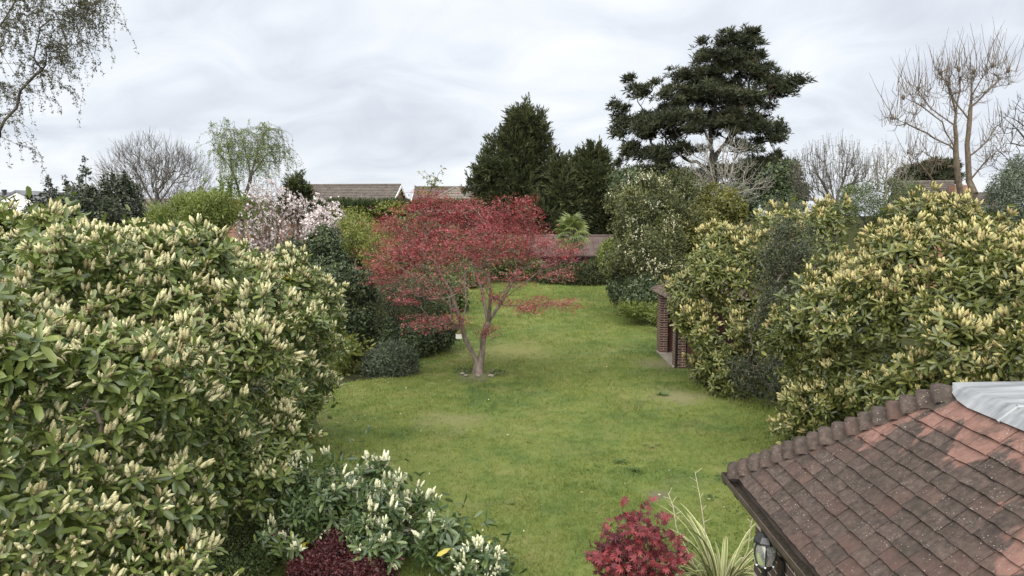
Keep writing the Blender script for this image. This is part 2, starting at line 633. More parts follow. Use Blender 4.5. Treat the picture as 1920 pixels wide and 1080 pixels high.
# --- leaf templates: base at origin, leaf along +X, upper face +Z
def leaf_hi(L, W, fold=0.18, droop=0.22):
    z = lambda t: -droop * L * t * t
    V = [(0, 0, 0), (L * .40, W * .44, z(.40) + fold * W), (L * .40, 0, z(.40)), (L * .40, -W * .44, z(.40) + fold * W),
         (L * .80, W * .43, z(.80) + fold * W), (L * .80, 0, z(.80)), (L * .80, -W * .43, z(.80) + fold * W), (L, 0, z(1.0))]
    F = [(0, 2, 1), (0, 3, 2), (1, 2, 5, 4), (2, 3, 6, 5), (4, 5, 7), (5, 6, 7)]
    return Tmpl(V, F)


def leaf_lo(L, W, fold=0.15, droop=0.15):
    e = fold * W - droop * L * .3
    V = [(0, 0, 0), (L * .42, W * .46, e), (L * .82, W * .42, e - droop * L * .3), (L, 0, -droop * L), (L * .82, -W * .42, e - droop * L * .3), (L * .42, -W * .46, e)]
    return Tmpl(V, [(0, 3, 2, 1), (0, 5, 4, 3)])


def leaf_tri(L, W):
    return Tmpl([(0, 0, 0), (L * .5, W * .5, 0.05 * L), (L, 0, 0), (L * .5, -W * .5, 0.05 * L)], [(0, 3, 2, 1)])


def spike_tmpl(rings, sides, L=1.0, r=0.14, jit=0.16):
    V, F = [], []
    rr = random.Random(rings * 17 + sides)
    for i in range(rings):
        t = i / (rings - 1)
        q = r * (0.75 + 0.35 * math.sin(PI * min(1, t * 0.85 + 0.12))) * (1.12 if i % 2 else 0.86)
        if i == rings - 1:
            q *= 0.45
        for j in range(sides):
            a = (j + 0.5 * (i % 2)) * 2 * PI / sides
            g = q * (1 + rr.uniform(-jit, jit))
            V.append((g * math.cos(a), g * math.sin(a), L * (0.08 + 0.92 * t)))
    for i in range(rings - 1):
        for j in range(sides):
            F.append((i * sides + j, i * sides + (j + 1) % sides, (i + 1) * sides + (j + 1) % sides, (i + 1) * sides + j))
    F.append(tuple((rings - 1) * sides + j for j in range(sides)))
    V.append((0, 0, 0)); b = len(V) - 1
    for j in range(sides):
        F.append((b, (j + 1) % sides, j))
    return Tmpl(V, F)


SPIKE_HI = spike_tmpl(6, 5)
SPIKE_LO = spike_tmpl(3, 4, r=0.15)


def cluster(nl, rad, L, W, seed, flat=1.0, up=0.3, tri=True):
    """a tuft of nl small leaves round a twig end"""
    rr = random.Random(seed)
    ts = []
    lt = leaf_tri(L, W) if tri else leaf_lo(L, W)
    for i in range(nl):
        d = Vector((rr.gauss(0, 1), rr.gauss(0, 1), rr.gauss(0, 1) * flat + up)).normalized()
        p = Vector((rr.uniform(-1, 1), rr.uniform(-1, 1), rr.uniform(-1, 1) * flat)) * rad
        q = d.to_track_quat('X', 'Z')
        ts.append(xf(lt, Matrix.Translation(p) @ q.to_matrix().to_4x4() @ Matrix.Rotation(rr.uniform(-0.8, 0.8), 4, 'X') @ Matrix.Scale(rr.uniform(0.7, 1.25), 4)))
    return merge(ts)


def leafy(geo, P, Q, tmpl_list, up=0.4, spread=0.5, smin=0.8, smax=1.25, rnd=None):
    """tufts at points P, pointing roughly along Q"""
    ax = unit(Q + np.array([0, 0, up]) + rng.normal(size=P.shape) * spread)
    s_ = rng.uniform(smin, smax, len(P))
    Fm = frames(ax, scale=s_)
    k = rng.integers(0, len(tmpl_list), len(P))
    rr = rng.random(len(P)) if rnd is None else rnd
    for i, t in enumerate(tmpl_list):
        m = k == i
        geo.scatter(t, Fm[m], P[m], rr[m])


# ------------------------------------------------------------------ ground and lawn
def structure(o):
    o['kind'] = 'structure'
    return o


g = Geo()
gx = np.concatenate([[-900, -300, -120], np.linspace(-60, 60, 13), [120, 300, 900]])
gy = np.concatenate([[-200, -40], np.linspace(-10, 90, 11), [140, 300, 1200]])
V = [(x, y, -0.03) for y in gy for x in gx]
w_ = len(gx)
F = [(j * w_ + i, j * w_ + i + 1, (j + 1) * w_ + i + 1, (j + 1) * w_ + i) for j in range(len(gy) - 1) for i in range(w_ - 1)]
g.add(V, F)
structure(g.build('ground', M['soil']))

LAWN_L = [(-3.9, 2.0), (-3.9, 6.0), (-3.85, 9.5), (-3.69, 11.87), (-4.09, 14.72), (-4.19, 17.92), (-2.76, 18.95), (-2.60, 21.31), (-2.12, 24.21), (-2.46, 32.45), (-2.6, 34.0), (-2.6, 46.0)]
LAWN_R = [(1.9, 2.0), (1.9, 5.9), (5.0, 8.0), (5.8, 11.0), (6.1, 13.9), (6.0, 16.2), (4.52, 17.59), (4.75, 19.6), (4.75, 22.6), (5.2, 25.5), (5.44, 33.39), (6.0, 38.0), (6.3, 46.0)]


def edge_x(pl, y):
    return np.interp(y, [p[1] for p in pl], [p[0] for p in pl])


def lawn_z(x, y):
    return 0.012 * (np.sin(x * 1.3 + y * 0.4) + np.sin(y * 0.9 - x * 0.6 + 1)) + 0.005


ys = np.concatenate([np.arange(2.0, 24, 0.25), np.arange(24, 46.1, 0.5)])
K = 40
V, F = [], []
for y in ys:
    xl, xr = edge_x(LAWN_L, y) - 0.35, edge_x(LAWN_R, y) + 0.35
    xl += 0.15 * math.sin(y * 2.1); xr += 0.15 * math.sin(y * 1.7 + 1)
    for i in range(K + 1):
        x = xl + (xr - xl) * i / K
        V.append((x, y, float(lawn_z(x, y))))
for j in range(len(ys) - 1):
    for i in range(K):
        a = j * (K + 1) + i
        F.append((a, a + 1, a + K + 2, a + K + 1))
g = Geo(); g.add(V, F)
structure(g.build('lawn', M['grass'], smooth=True))

# grass blades standing on the lawn: nobody could count them
ts = []
rr_ = random.Random(3)
for v in range(6):
    bl = []
    for i in range(8):
        a = rr_.uniform(0, 2 * PI); l = rr_.uniform(0.55, 1.15); t = rr_.uniform(0.2, 0.9)
        o = Vector((rr_.uniform(-1.5, 1.5), rr_.uniform(-1.5, 1.5), 0))
        d = Vector((math.cos(a), math.sin(a), 0)); s_ = Vector((-d.y, d.x, 0)) * 0.085
        tip = o + d * (t * l) + Vector((0, 0, (1 - 0.45 * t) * l))
        bl.append(Tmpl([o - s_, o + s_, tip], [(0, 1, 2)]))
    ts.append(merge(bl))
g = Geo()
for y0, y1, den, sc_ in ((6.8, 10.5, 520, 0.050), (10.5, 15, 330, 0.056), (15, 21, 180, 0.070), (21, 30, 80, 0.095), (30, 45, 34, 0.14)):
    n = int((y1 - y0) * 9.5 * den)
    y = rng.uniform(y0, y1, n); x = rng.uniform(-4.6, 6.6, n)
    ok = (x > edge_x(LAWN_L, y) - 0.25) & (x < edge_x(LAWN_R, y) + 0.25)
    ok &= ~((x > 1.6) & (y < 5.9))
    x, y = x[ok], y[ok]
    p = np.stack([x, y, lawn_z(x, y) - 0.004], 1)
    long_ = bump3(np.stack([x, y, x * 0], 1), 0.75, 3.0) + 0.6 * bump3(np.stack([x, y, x * 0], 1), 2.3, 1.0)
    # rough longer grass along the right-hand bushes
    rough = np.exp(-((x - edge_x(LAWN_R, y)) ** 2) / 0.9) * ((y > 9) & (y < 18))
    s_ = sc_ * (1 + 0.24 * np.clip(long_, -0.9, 1.2) + 0.8 * rough) * rng.uniform(0.75, 1.25, len(x))
    for (wx, wy, wr, wc) in WORN:
        s_ *= 1 - 0.6 * np.exp(-((x - wx) ** 2 + (y - wy) ** 2) / (wr * wr))
    ax = unit(np.stack([rng.normal(size=len(x)) * .12, rng.normal(size=len(x)) * .12, np.ones(len(x))], 1))
    Fm = frames(ax, scale=s_)
    k = rng.integers(0, 6, len(x))
    rn = rng.random(len(x))
    for i in range(6):
        m = k == i
        g.scatter(ts[i], Fm[m], p[m], rn[m])
o = g.build('lawn_grass', M['blades'], stuff=True)
tag(o, 'short uneven green grass growing all over the lawn', 'grass')

# ------------------------------------------------------------------ the tiled outbuilding in the lower right corner


def tile_mat(name, hip=False):
    m, n, l, b, out = new_mat(name)
    g = N(n, 'ShaderNodeNewGeometry')
    pos = g.outputs['Position']
    oi = N(n, 'ShaderNodeObjectInfo')
    a = N(n, 'ShaderNodeTexNoise', i_Scale=26.0, i_Detail=8.0, i_Roughness=0.7)
    l.new(pos, a.inputs[0])
    base = ramp(n, [(0.28, (0.026, 0.020, 0.017)), (0.5, (0.058, 0.043, 0.036)), (0.72, (0.098, 0.075, 0.061))])
    l.new(a.outputs[0], base.inputs[0])
    sh = N(n, 'ShaderNodeMapRange', n_3=0.84, n_4=1.16)
    l.new(oi.outputs['Random'], sh.inputs[0])
    c0 = N(n, 'ShaderNodeVectorMath', operation='SCALE')
    l.new(base.outputs[0], c0.inputs[0]); l.new(sh.outputs[0], c0.inputs['Scale'])
    # redder tiles here and there
    w2 = N(n, 'ShaderNodeMath', operation='MULTIPLY', n_1=7.13)
    l.new(oi.outputs['Random'], w2.inputs[0])
    fr = N(n, 'ShaderNodeMath', operation='FRACT')
    l.new(w2.outputs[0], fr.inputs[0])
    rm = N(n, 'ShaderNodeMapRange', n_1=0.55, n_2=1.0, n_3=0.0, n_4=0.6)
    l.new(fr.outputs[0], rm.inputs[0])
    c1 = N(n, 'ShaderNodeMix', data_type='RGBA')
    l.new(rm.outputs[0], c1.inputs[0]); l.new(c0.outputs[0], c1.inputs[6])
    c1.inputs[7].default_value = (0.088, 0.050, 0.040, 1)
    col = c1.outputs[2]
    if not hip:
        # clay kept clean where water runs off the lead: streaks down the slope below the lead
        mp_ = N(n, 'ShaderNodeMapping')
        mp_.inputs['Scale'].default_value = (1.1, 2.6, 1.1)
        l.new(pos, mp_.inputs[0])
        k = N(n, 'ShaderNodeTexNoise', i_Scale=1.35, i_Detail=4.0, i_Roughness=0.55, i_Distortion=0.35)
        l.new(mp_.outputs[0], k.inputs[0])
        sx = N(n, 'ShaderNodeSeparateXYZ'); l.new(pos, sx.inputs[0])
        gr_ = N(n, 'ShaderNodeMapRange', n_1=2.05, n_2=2.72, n_3=-0.23, n_4=0.10)
        l.new(sx.outputs[0], gr_.inputs[0])
        ad = N(n, 'ShaderNodeMath', operation='ADD'); l.new(k.outputs[0], ad.inputs[0]); l.new(gr_.outputs[0], ad.inputs[1])
        mk = ramp(n, [(0.50, (0, 0, 0)), (0.535, (1, 1, 1))])
        l.new(ad.outputs[0], mk.inputs[0])
        rc = ramp(n, [(0.3, (0.13, 0.068, 0.053)), (0.7, (0.21, 0.122, 0.10))])
        l.new(a.outputs[0], rc.inputs[0])
        c2 = N(n, 'ShaderNodeMix', data_type='RGBA')
        ms = N(n, 'ShaderNodeMath', operation='MULTIPLY', n_1=0.92); l.new(mk.outputs[0], ms.inputs[0])
        l.new(ms.outputs[0], c2.inputs[0]); l.new(col, c2.inputs[6]); l.new(rc.outputs[0], c2.inputs[7])
        col = c2.outputs[2]
    # dark moss film
    mo = N(n, 'ShaderNodeTexNoise', i_Scale=7.0, i_Detail=6.0, i_Roughness=0.7)
    l.new(pos, mo.inputs[0])
    mr = ramp(n, [(0.50, (0, 0, 0)), (0.66, (1, 1, 1))]); l.new(mo.outputs[0], mr.inputs[0])
    c3 = N(n, 'ShaderNodeMix', data_type='RGBA')
    ms2 = N(n, 'ShaderNodeMath', operation='MULTIPLY', n_1=0.55); l.new(mr.outputs[0], ms2.inputs[0])
    l.new(ms2.outputs[0], c3.inputs[0]); l.new(col, c3.inputs[6])
    c3.inputs[7].default_value = (0.032, 0.030, 0.024, 1)
    col = c3.outputs[2]
    # pale lichen spots, in colonies
    ln_ = N(n, 'ShaderNodeTexNoise', i_Scale=5.0, i_Detail=3.0); l.new(pos, ln_.inputs[0])
    lm_ = ramp(n, [(0.42, (0.1, 0.1, 0.1)), (0.62, (1, 1, 1))]); l.new(ln_.outputs[0], lm_.inputs[0])
    for sc_, th_, val in ((62.0, 0.22, (0.30, 0.29, 0.26)), (26.0, 0.14, (0.26, 0.25, 0.22))):
        vo = N(n, 'ShaderNodeTexVoronoi', i_Scale=sc_); l.new(pos, vo.inputs[0])
        lt = ramp(n, [(th_ * 0.6, (1, 1, 1)), (th_, (0, 0, 0))]); l.new(vo.outputs['Distance'], lt.inputs[0])
        sx2 = N(n, 'ShaderNodeSeparateColor'); l.new(vo.outputs['Color'], sx2.inputs[0])
        on = N(n, 'ShaderNodeMath', operation='GREATER_THAN', n_1=0.62); l.new(sx2.outputs[0], on.inputs[0])
        fm = N(n, 'ShaderNodeMath', operation='MULTIPLY'); l.new(lt.outputs[0], fm.inputs[0]); l.new(on.outputs[0], fm.inputs[1])
        fm2 = N(n, 'ShaderNodeMath', operation='MULTIPLY'); l.new(fm.outputs[0], fm2.inputs[0]); l.new(lm_.outputs[0], fm2.inputs[1]); fm = fm2
        c4 = N(n, 'ShaderNodeMix', data_type='RGBA')
        l.new(fm.outputs[0], c4.inputs[0]); l.new(col, c4.inputs[6]); c4.inputs[7].default_value = (*val, 1)
        col = c4.outputs[2]
    l.new(col, b.inputs['Base Color'])
    b.inputs['Roughness'].default_value = 0.9
    b.inputs['Specular IOR Level'].default_value = 0.25
    t2 = N(n, 'ShaderNodeTexNoise', i_Scale=85.0, i_Detail=5.0, i_Roughness=0.7); l.new(pos, t2.inputs[0])
    bp = N(n, 'ShaderNodeBump', i_Strength=0.55, i_Distance=0.008)
    l.new(t2.outputs[0], bp.inputs['Height']); l.new(bp.outputs[0], b.inputs['Normal'])
    return m


M['tile'] = tile_mat('clay_tile')
M['tile_hip'] = tile_mat('clay_hip_tile', True)
M['lead'] = noise_mat('lead', (0.11, 0.118, 0.125), (0.30, 0.31, 0.32), 4.5, 0.55, 0.15, 7, (0.45, 2.6, 1), 10.0, 0.15, spec=0.4)
M['gutter'] = noise_mat('brown_gutter', (0.045, 0.034, 0.028), (0.085, 0.066, 0.055), 7, 0.45, 0.15, 30, spec=0.5)
M['debris'] = noise_mat('leaf_debris', (0.022, 0.019, 0.014), (0.075, 0.06, 0.042), 60, 0.95, 0.8, 120)
M['brick_dark'] = noise_mat('dark_brick', (0.045, 0.034, 0.034), (0.105, 0.072, 0.065), 22, 0.9, 0.5, 70, rand=0.35)
M['brick_red'] = noise_mat('red_brick', (0.060, 0.029, 0.024), (0.125, 0.062, 0.048), 18, 0.9, 0.4, 60, rand=0.3)
M['mortar'] = noise_mat('mortar', (0.30, 0.27, 0.22), (0.42, 0.38, 0.31), 20, 0.95, 0.3, 60)
M['felt'] = noise_mat('roof_underlay', (0.035, 0.028, 0.024), (0.06, 0.05, 0.042), 10, 0.95)
M['black_metal'] = noise_mat('black_metal', (0.008, 0.008, 0.009), (0.02, 0.02, 0.021), 30, 0.32, 0.1, 50, spec=0.6)

EX, EY, EZ, TP = 1.77, 5.42, 2.37, 0.90            # eave line, far eave, eave height, tan of the pitch
TOPX = 2.80
PITCH = math.atan(TP)
garage = thing('garage', 'brick garage with weathered clay tile hipped roof and lead covered top', 'garage', (3.2, 3.0, 0))
Y0 = -1.0


def slab(name, V, F, mat, parent, smooth=False):
    g = Geo(); g.add(V, F)
    return g.build(name, mat, parent, smooth)


# walls (a mortar-coloured core that the bricks stand proud of)
WX = 1.86
V, F = box((WX + 5.3) / 2, (Y0 + 5.2) / 2, 1.17, 5.3 - WX, 5.2 - Y0, 2.34)
wall = slab('wall', V, F, M['mortar'], garage)
bm_ = Tmpl(*box(0, 0, 0, 0.024, 0.203, 0.062))
bme = [xf(bm_, Matrix.Translation((0, 0, 0))).mesh('brick', M['brick_dark'])]
z = 2.30
ci = 0
while z > 0.95:
    y = 5.09 - (0.1075 if ci % 2 else 0)
    while y > 2.5:
        if y < 5.1:
            put('brick', bme[0], Matrix.Translation((WX + 0.009 + random.uniform(-.0012, .0012), y, z)), wall)
        y -= 0.215
    z -= 0.075
    ci += 1
# lower and nearer courses, too small a part of the view to pick apart
g = Geo()
T = []
z = 2.30; ci = 0
while z > 0.0:
    y = 5.09 - (0.1075 if ci % 2 else 0)
    while y > Y0 + 0.1:
        if z <= 0.95 or y <= 2.5:
            T.append((WX + 0.009, y, z))
        y -= 0.215
    z -= 0.075; ci += 1
T = np.array(T)
g.scatter(bm_, np.tile(np.eye(3), (len(T), 1, 1)), T)
g.build('brickwork', M['brick_dark'], wall, stuff=True)

# roof: underlay slopes, then every tile
TZ = EZ + (TOPX - EX) * TP
run = TOPX - EX
u = 0.02
V = [(EX, Y0, EZ - u), (EX, EY, EZ - u), (TOPX, EY - run, TZ - u), (TOPX, Y0, TZ - u), (5.3, EY, EZ - u), (5.3, EY - run, TZ - u), (5.3, Y0, TZ - u), (5.3, Y0, EZ - u)]
F = [(0, 3, 2, 1), (1, 2, 5, 4), (3, 6, 5, 2), (0, 1, 4, 7), (0, 7, 6, 3)]
roof = slab('roof', V, F, M['felt'], garage)


def tile_tmpl(w, ln, t=0.012, camber=0.005, seed=0):
    """clay tile: tail at the origin, x across, y up the slope"""
    rr = random.Random(seed)
    V, F = [], []
    xs = (-0.5, -0.17, 0.17, 0.5)
    for zz_, q in ((0.0, 0), (t, 1)):
        for yy in (0.0, ln):
            for x in xs:
                V.append((x * w, yy + (rr.uniform(-.004, .004) if yy == 0 else 0), zz_ + camber * (1 - 4 * x * x)))
    n = 4
    for i in range(3):
        F.append((8 + i, 8 + i + 1, 12 + i + 1, 12 + i))       # top
        F.append((i, 4 + i, 4 + i + 1, i + 1))                 # under
        F.append((i, i + 1, 8 + i + 1, 8 + i))                 # tail
    F.append((0, 8, 12, 4)); F.append((3, 7, 15, 11))
    return Tmpl(V, F)


GAUGE = 0.1
tt = [tile_tmpl(0.161, 0.17, seed=i, camber=0.002 + 0.0012 * i) for i in range(7)]
tmesh = [t.mesh('tile', M['tile']) for t in tt]
SL = math.hypot(run, run * TP)
up_s = Vector((math.cos(PITCH), 0, math.sin(PITCH)))
ac = Vector((0, -1, 0))
nr = Vector((-math.sin(PITCH), 0, math.cos(PITCH)))


def slope_frame(origin, across, ups, nrm, tilt, yaw):
    m = Matrix((across, ups, nrm)).transposed().to_4x4()
    m.translation = origin
    return m @ Matrix.Rotation(yaw, 4, 'Z') @ Matrix.Rotation(-tilt, 4, 'X')


stuffT = []
nrow = int(SL / GAUGE)
for i in range(nrow):
    s_ = i * GAUGE - 0.025
    x = EX + max(s_, -0.03) * math.cos(PITCH)
    far = EY - max(0, (s_ + 0.05)) * math.cos(PITCH) - 0.045
    y = far - 0.083 + (0.0 if i % 2 else -0.083) + random.uniform(-.008, .008)
    first = True
    while y > Y0:
        o = Vector((EX, 0, EZ)) + up_s * s_ + nr * (0.002 + random.uniform(0, .003))
        o.y = y + random.uniform(-.003, .003)
        m = slope_frame(o, ac, up_s, nr, math.atan(0.12) + random.uniform(-.01, .015) + (.03 if random.random() < .06 else 0), random.gauss(0, .014))
        if y > 1.85:
            put('tile', random.choice(tmesh), m, roof)
        else:
            stuffT.append(m)
        y -= 0.1655
    # the course's cut tile against the hip
    if i % 2:
        pass
ts_ = merge([xf(tt[k % 7], m) for k, m in enumerate(stuffT)])
g = Geo(); g.add(ts_.V, ts_.F)
g.build('tiling_near_house', M['tile'], roof, stuff=True)
# far hip slope (faces away): courses as overlapping strips of tiles
g = Geo()
up_f = Vector((0, -math.cos(PITCH), math.sin(PITCH))); nf = Vector((0, math.sin(PITCH), math.cos(PITCH)))
ms_ = []
for i in range(nrow):
    s_ = i * GAUGE - 0.025
    x = EX + max(0, s_ + 0.05) * math.cos(PITCH) + 0.12 + (0 if i % 2 else 0.083)
    while x < 5.2:
        o = Vector((x, EY, EZ)) + up_f * s_ + nf * 0.003
        ms_.append(slope_frame(o, Vector((-1, 0, 0)), up_f, nf, math.atan(0.12), 0))
        x += 0.1655
ts_ = merge([xf(tt[k % 7], m) for k, m in enumerate(ms_)])
g.add(ts_.V, ts_.F)
g.build('tiling_far_slope', M['tile'], roof, stuff=True)

# bonnet tiles up the hip
hipd = Vector((run, -run, run * TP)); HL = hipd.length; hipd.normalize()
hn = Vector((-hipd.x * hipd.z, -hipd.y * hipd.z, hipd.x ** 2 + hipd.y ** 2)).normalized()
hs = hipd.cross(hn)


def bonnet(seed):
    rr = random.Random(seed)
    V, F = [], []
    k = 9
    for lay in (0, 1):
        for yy, r, rise in ((0.0, 0.108, 0.004), (0.04, 0.100, 0.007), (0.19, 0.060, -0.014)):
            for j in range(k):
                a = R(-84 + 168 * j / (k - 1))
                q = r + (0.013 if lay else 0)
                V.append((q * math.sin(a) * 1.04, yy + (0.018 * (abs(math.sin(a)) ** 2) if yy == 0 else 0) + rr.uniform(-.002, .002), q * math.cos(a) - 0.052 + rise))
    n = 3 * k
    for i in range(2):
        for j in range(k - 1):
            F.append((n + i * k + j, n + (i + 1) * k + j, n + (i + 1) * k + j + 1, n + i * k + j + 1))
            F.append((i * k + j, i * k + j + 1, (i + 1) * k + j + 1, (i + 1) * k + j))
    for j in range(k - 1):
        F.append((j, n + j, n + j + 1, j + 1))
    return Tmpl(V, F)


bmesh_ = [bonnet(i).mesh('hip_tile', M['tile_hip'], True) for i in range(4)]
nb = 17
for i in range(nb):
    o = Vector((EX, EY, EZ)) + hipd * (HL * (i - 0.25) / nb) + hn * (0.012 + random.uniform(0, .006)) + hs * random.uniform(-.005, .005)
    m = Matrix((-hs, hipd, hn)).transposed().to_4x4(); m.translation = o
    m = m @ Matrix.Rotation(-0.26 + random.uniform(-.03, .03), 4, 'X') @ Matrix.Rotation(random.uniform(-.05, .05), 4, 'Z')
    put('hip_tile', bmesh_[i % 4], m, roof)

# lead over the flat top, dressed down over the highest course
V, F = [], []
yl = [EY - run + 0.03, EY - run - 0.05, EY - run - 0.14, EY - run - 0.26] + [EY - run - 0.26 - 0.3 * k for k in range(1, 18)]
rr_ = random.Random(5)
for j, y in enumerate(yl):
    fl_ = (0.0, 0.05, 0.075, 0.088)[j] if j < 4 else 0.09 + rr_.uniform(-.006, .006)
    for x, dz_ in ((TOPX - fl_, -fl_ * TP), (TOPX - fl_ * .4, -fl_ * .4 * TP), (TOPX + .012, 0.0), (TOPX + .25, .004), (TOPX + .7, .010), (TOPX + 1.4, .018), (5.3, .03)):
        V.append((x, y, TZ + 0.034 + dz_ + rr_.uniform(-.0025, .0025)))
for j in range(len(yl) - 1):
    for i in range(6):
        a = j * 7 + i
        F.append((a, a + 7, a + 8, a + 1))
lead = slab('lead_covering', V, F, M['lead'], garage, False)
sm = lead.modifiers.new('thick', 'SOLIDIFY'); sm.thickness = 0.006
for y in (3.86, 3.1, 2.3):                              # rolled joints between the lead sheets
    g = Geo()
    pp = [(TOPX - 0.085, y, TZ - 0.05), (TOPX, y - 0.02, TZ + 0.037), (3.4, y - 0.08, TZ + 0.044), (5.2, y - 0.2, TZ + 0.06)]
    tubes(g, pp[:-1], pp[1:], np.full(3, .012), np.full(3, .012), 6)
    g.build('lead_roll', M['lead'], lead, smooth=True)

# gutter: an open brown channel round the eaves


def channel(path_a, path_b, side, prof, name, mat, parent):
    V, F = [], []
    a, b = Vector(path_a), Vector(path_b)
    for p in (a, b):
        for (q, zq) in prof:
            V.append(tuple(p + side * q + Vector((0, 0, zq))))
    k = len(prof)
    for i in range(k):
        F.append((i, (i + 1) % k, k + (i + 1) % k, k + i))
    F.append(tuple(range(k - 1, -1, -1))); F.append(tuple(range(k, 2 * k)))
    return slab(name, V, F, mat, parent)


gp = [(0.0, 0.0), (0.0, -0.035), (0.018, -0.068), (0.085, -0.068), (0.105, -0.035), (0.105, 0.0), (0.111, 0.0), (0.111, -0.036), (0.088, -0.075), (0.015, -0.075), (-0.007, -0.036), (-0.007, 0.0)]
GXo = 1.69
gut = channel((GXo + 0.105, EY + 0.10, EZ - 0.045), (GXo + 0.105, Y0, EZ - 0.045), Vector((-1, 0, 0)), gp, 'gutter', M['gutter'], garage)
channel((GXo, EY + 0.005, EZ - 0.043), (5.3, EY + 0.005, EZ - 0.043), Vector((0, 1, 0)), gp, 'gutter', M['gutter'], garage)
for y in (4.42, 3.45, 5.2):
    br = channel((GXo + 0.105, y + 0.03, EZ - 0.0445), (GXo + 0.105, y - 0.03, EZ - 0.0445), Vector((-1, 0, 0)), [(q * 1.06 - 0.003, zq * 1.08 - 0.0005) for q, zq in gp], 'bracket', M['gutter'], gut)
dv = []
for k in range(46):
    t = k / 45
    dv.append((0.02 + 0.0 * t, EY + 0.06 - t * 6.4))
V, F = [], []
for (q, y) in dv:
    for x in (GXo + 0.012, GXo + 0.05, GXo + 0.098):
        V.append((x, y, EZ - 0.045 - 0.056 + random.uniform(0, .014)))
for j in range(len(dv) - 1):
    for i in range(2):
        a = j * 3 + i
        F.append((a, a + 3, a + 4, a + 1))
slab('leaf_litter', V, F, M['debris'], gut, True)
# board behind the gutter
V, F = box(WX - 0.035, (Y0 + EY - 0.12) / 2, EZ - 0.055, 0.02, EY - 0.12 - Y0, 0.10)
slab('fascia', V, F, M['gutter'], garage)

# ------------------------------------------------------------------ wall lantern
m_, n_, l_, b_, o_ = new_mat('lantern_glass')
b_.inputs['Base Color'].default_value = (0.75, 0.78, 0.76, 1)
b_.inputs['Transmission Weight'].default_value = 0.85
b_.inputs['Roughness'].default_value = 0.12
M['glass'] = m_
m_, n_, l_, b_, o_ = new_mat('lamp_bulb')
b_.inputs['Base Color'].default_value = (0.8, 0.8, 0.77, 1); b_.inputs['Roughness'].default_value = 0.3
M['bulb'] = m_
LC = (1.725, 4.62, 1.965)
lan = thing('wall_lantern', 'black six-sided wall lantern with clear glass under the gutter of the garage', 'lantern', LC)
S6 = 6


def lan_part(name, prof, mat, k=S6, smooth=False):
    V, F = lathe(prof, k, LC)
    return slab(name, V, F, mat, lan, smooth)


lan_part('cap', [(0.0, 0.305), (0.012, 0.300), (0.010, 0.285), (0.030, 0.278), (0.055, 0.262), (0.082, 0.228), (0.084, 0.215), (0.070, 0.212), (0.0, 0.212)], M['black_metal'], 8)
lan_part('glass_panel', [(0.062, 0.212), (0.077, 0.18), (0.076, 0.13), (0.060, 0.07), (0.052, 0.055)], M['glass'], 12, True)
lan_part('bulb', [(0.0, 0.175), (0.014, 0.165), (0.018, 0.145), (0.012, 0.115), (0.012, 0.06), (0.0, 0.06)], M['bulb'], 10, True)
lan_part('gallery', [(0.0, 0.060), (0.058, 0.060), (0.060, 0.046), (0.048, 0.030), (0.026, 0.012), (0.018, -0.01), (0.022, -0.02), (0.012, -0.035), (0.014, -0.05), (0.0, -0.075)], M['black_metal'], 12, True)
for j in range(6):
    a = j * PI / 3 + 0.25
    pp = [(LC[0] + r * math.cos(a), LC[1] + r * math.sin(a), LC[2] + z) for r, z in ((0.066, 0.214), (0.081, 0.18), (0.080, 0.13), (0.064, 0.07), (0.055, 0.05))]
    g = Geo(); tubes(g, pp[:-1], pp[1:], np.full(4, .0045), np.full(4, .0045), 5)
    g.build('rib', M['black_metal'], lan)
    g = Geo()
    V, F = lathe([(0.0, 0.066), (0.006, 0.062), (0.007, 0.055), (0.0, 0.048)], 6, (LC[0] + 0.062 * math.cos(a), LC[1] + 0.062 * math.sin(a), LC[2]))
    g.add(V, F); g.build('bead', M['bulb'], lan)
g = Geo()
pp = [(LC[0], LC[1], LC[2] - 0.03), (LC[0] + 0.04, LC[1], LC[2] - 0.08), (LC[0] + 0.09, LC[1], LC[2] - 0.07), (LC[0] + 0.125, LC[1], LC[2] + 0.0)]
tubes(g, pp[:-1], pp[1:], np.full(3, .009), np.full(3, .009), 7)
V, F = box(LC[0] + 0.112, LC[1], LC[2] + 0.01, 0.02, 0.07, 0.16); g.add(V, F)
g.build('wall_arm', M['black_metal'], lan)

# ------------------------------------------------------------------ brick summerhouse half hidden by laurel
sh = thing('brick_summerhouse', 'small open brick summerhouse with hipped clay tile roof beside the laurel', 'summerhouse', (5.9, 21.1, 0))
SX0, SX1, SY0, SY1, SH_ = 4.62, 7.2, 19.85, 22.35, 1.93
core = M['mortar']


def brick_pillar(x0, x1, y0, y1, z1):
    V, F = box((x0 + x1) / 2, (y0 + y1) / 2, z1 / 2, x1 - x0 - 0.016, y1 - y0 - 0.016, z1)
    p = slab('pillar', V, F, core, sh)
    z = 0.033; c = 0
    while z < z1 - 0.03:
        for face in 'xy':
            lo, hi = (y0, y1) if face == 'x' else (x0, x1)
            ln = hi - lo
            cuts = [lo, lo + 0.225, hi] if c % 2 else [lo, lo + 0.11, hi]
            if ln < 0.3:
                cuts = [lo, hi] if c % 2 else [lo, (lo + hi) / 2, hi]
            for a, b in zip(cuts[:-1], cuts[1:]):
                if b - a < 0.03:
                    continue
                if face == 'x':
                    put('brick', bunit('x', round(b - a - .016, 3)), Matrix.Translation((x0 + 0.017, (a + b) / 2, z)), p)
                else:
                    put('brick', bunit('y', round(b - a - .016, 3)), Matrix.Translation(((a + b) / 2, y0 + 0.017, z)), p)
        z += 0.075; c += 1
    return p


_bu = {}


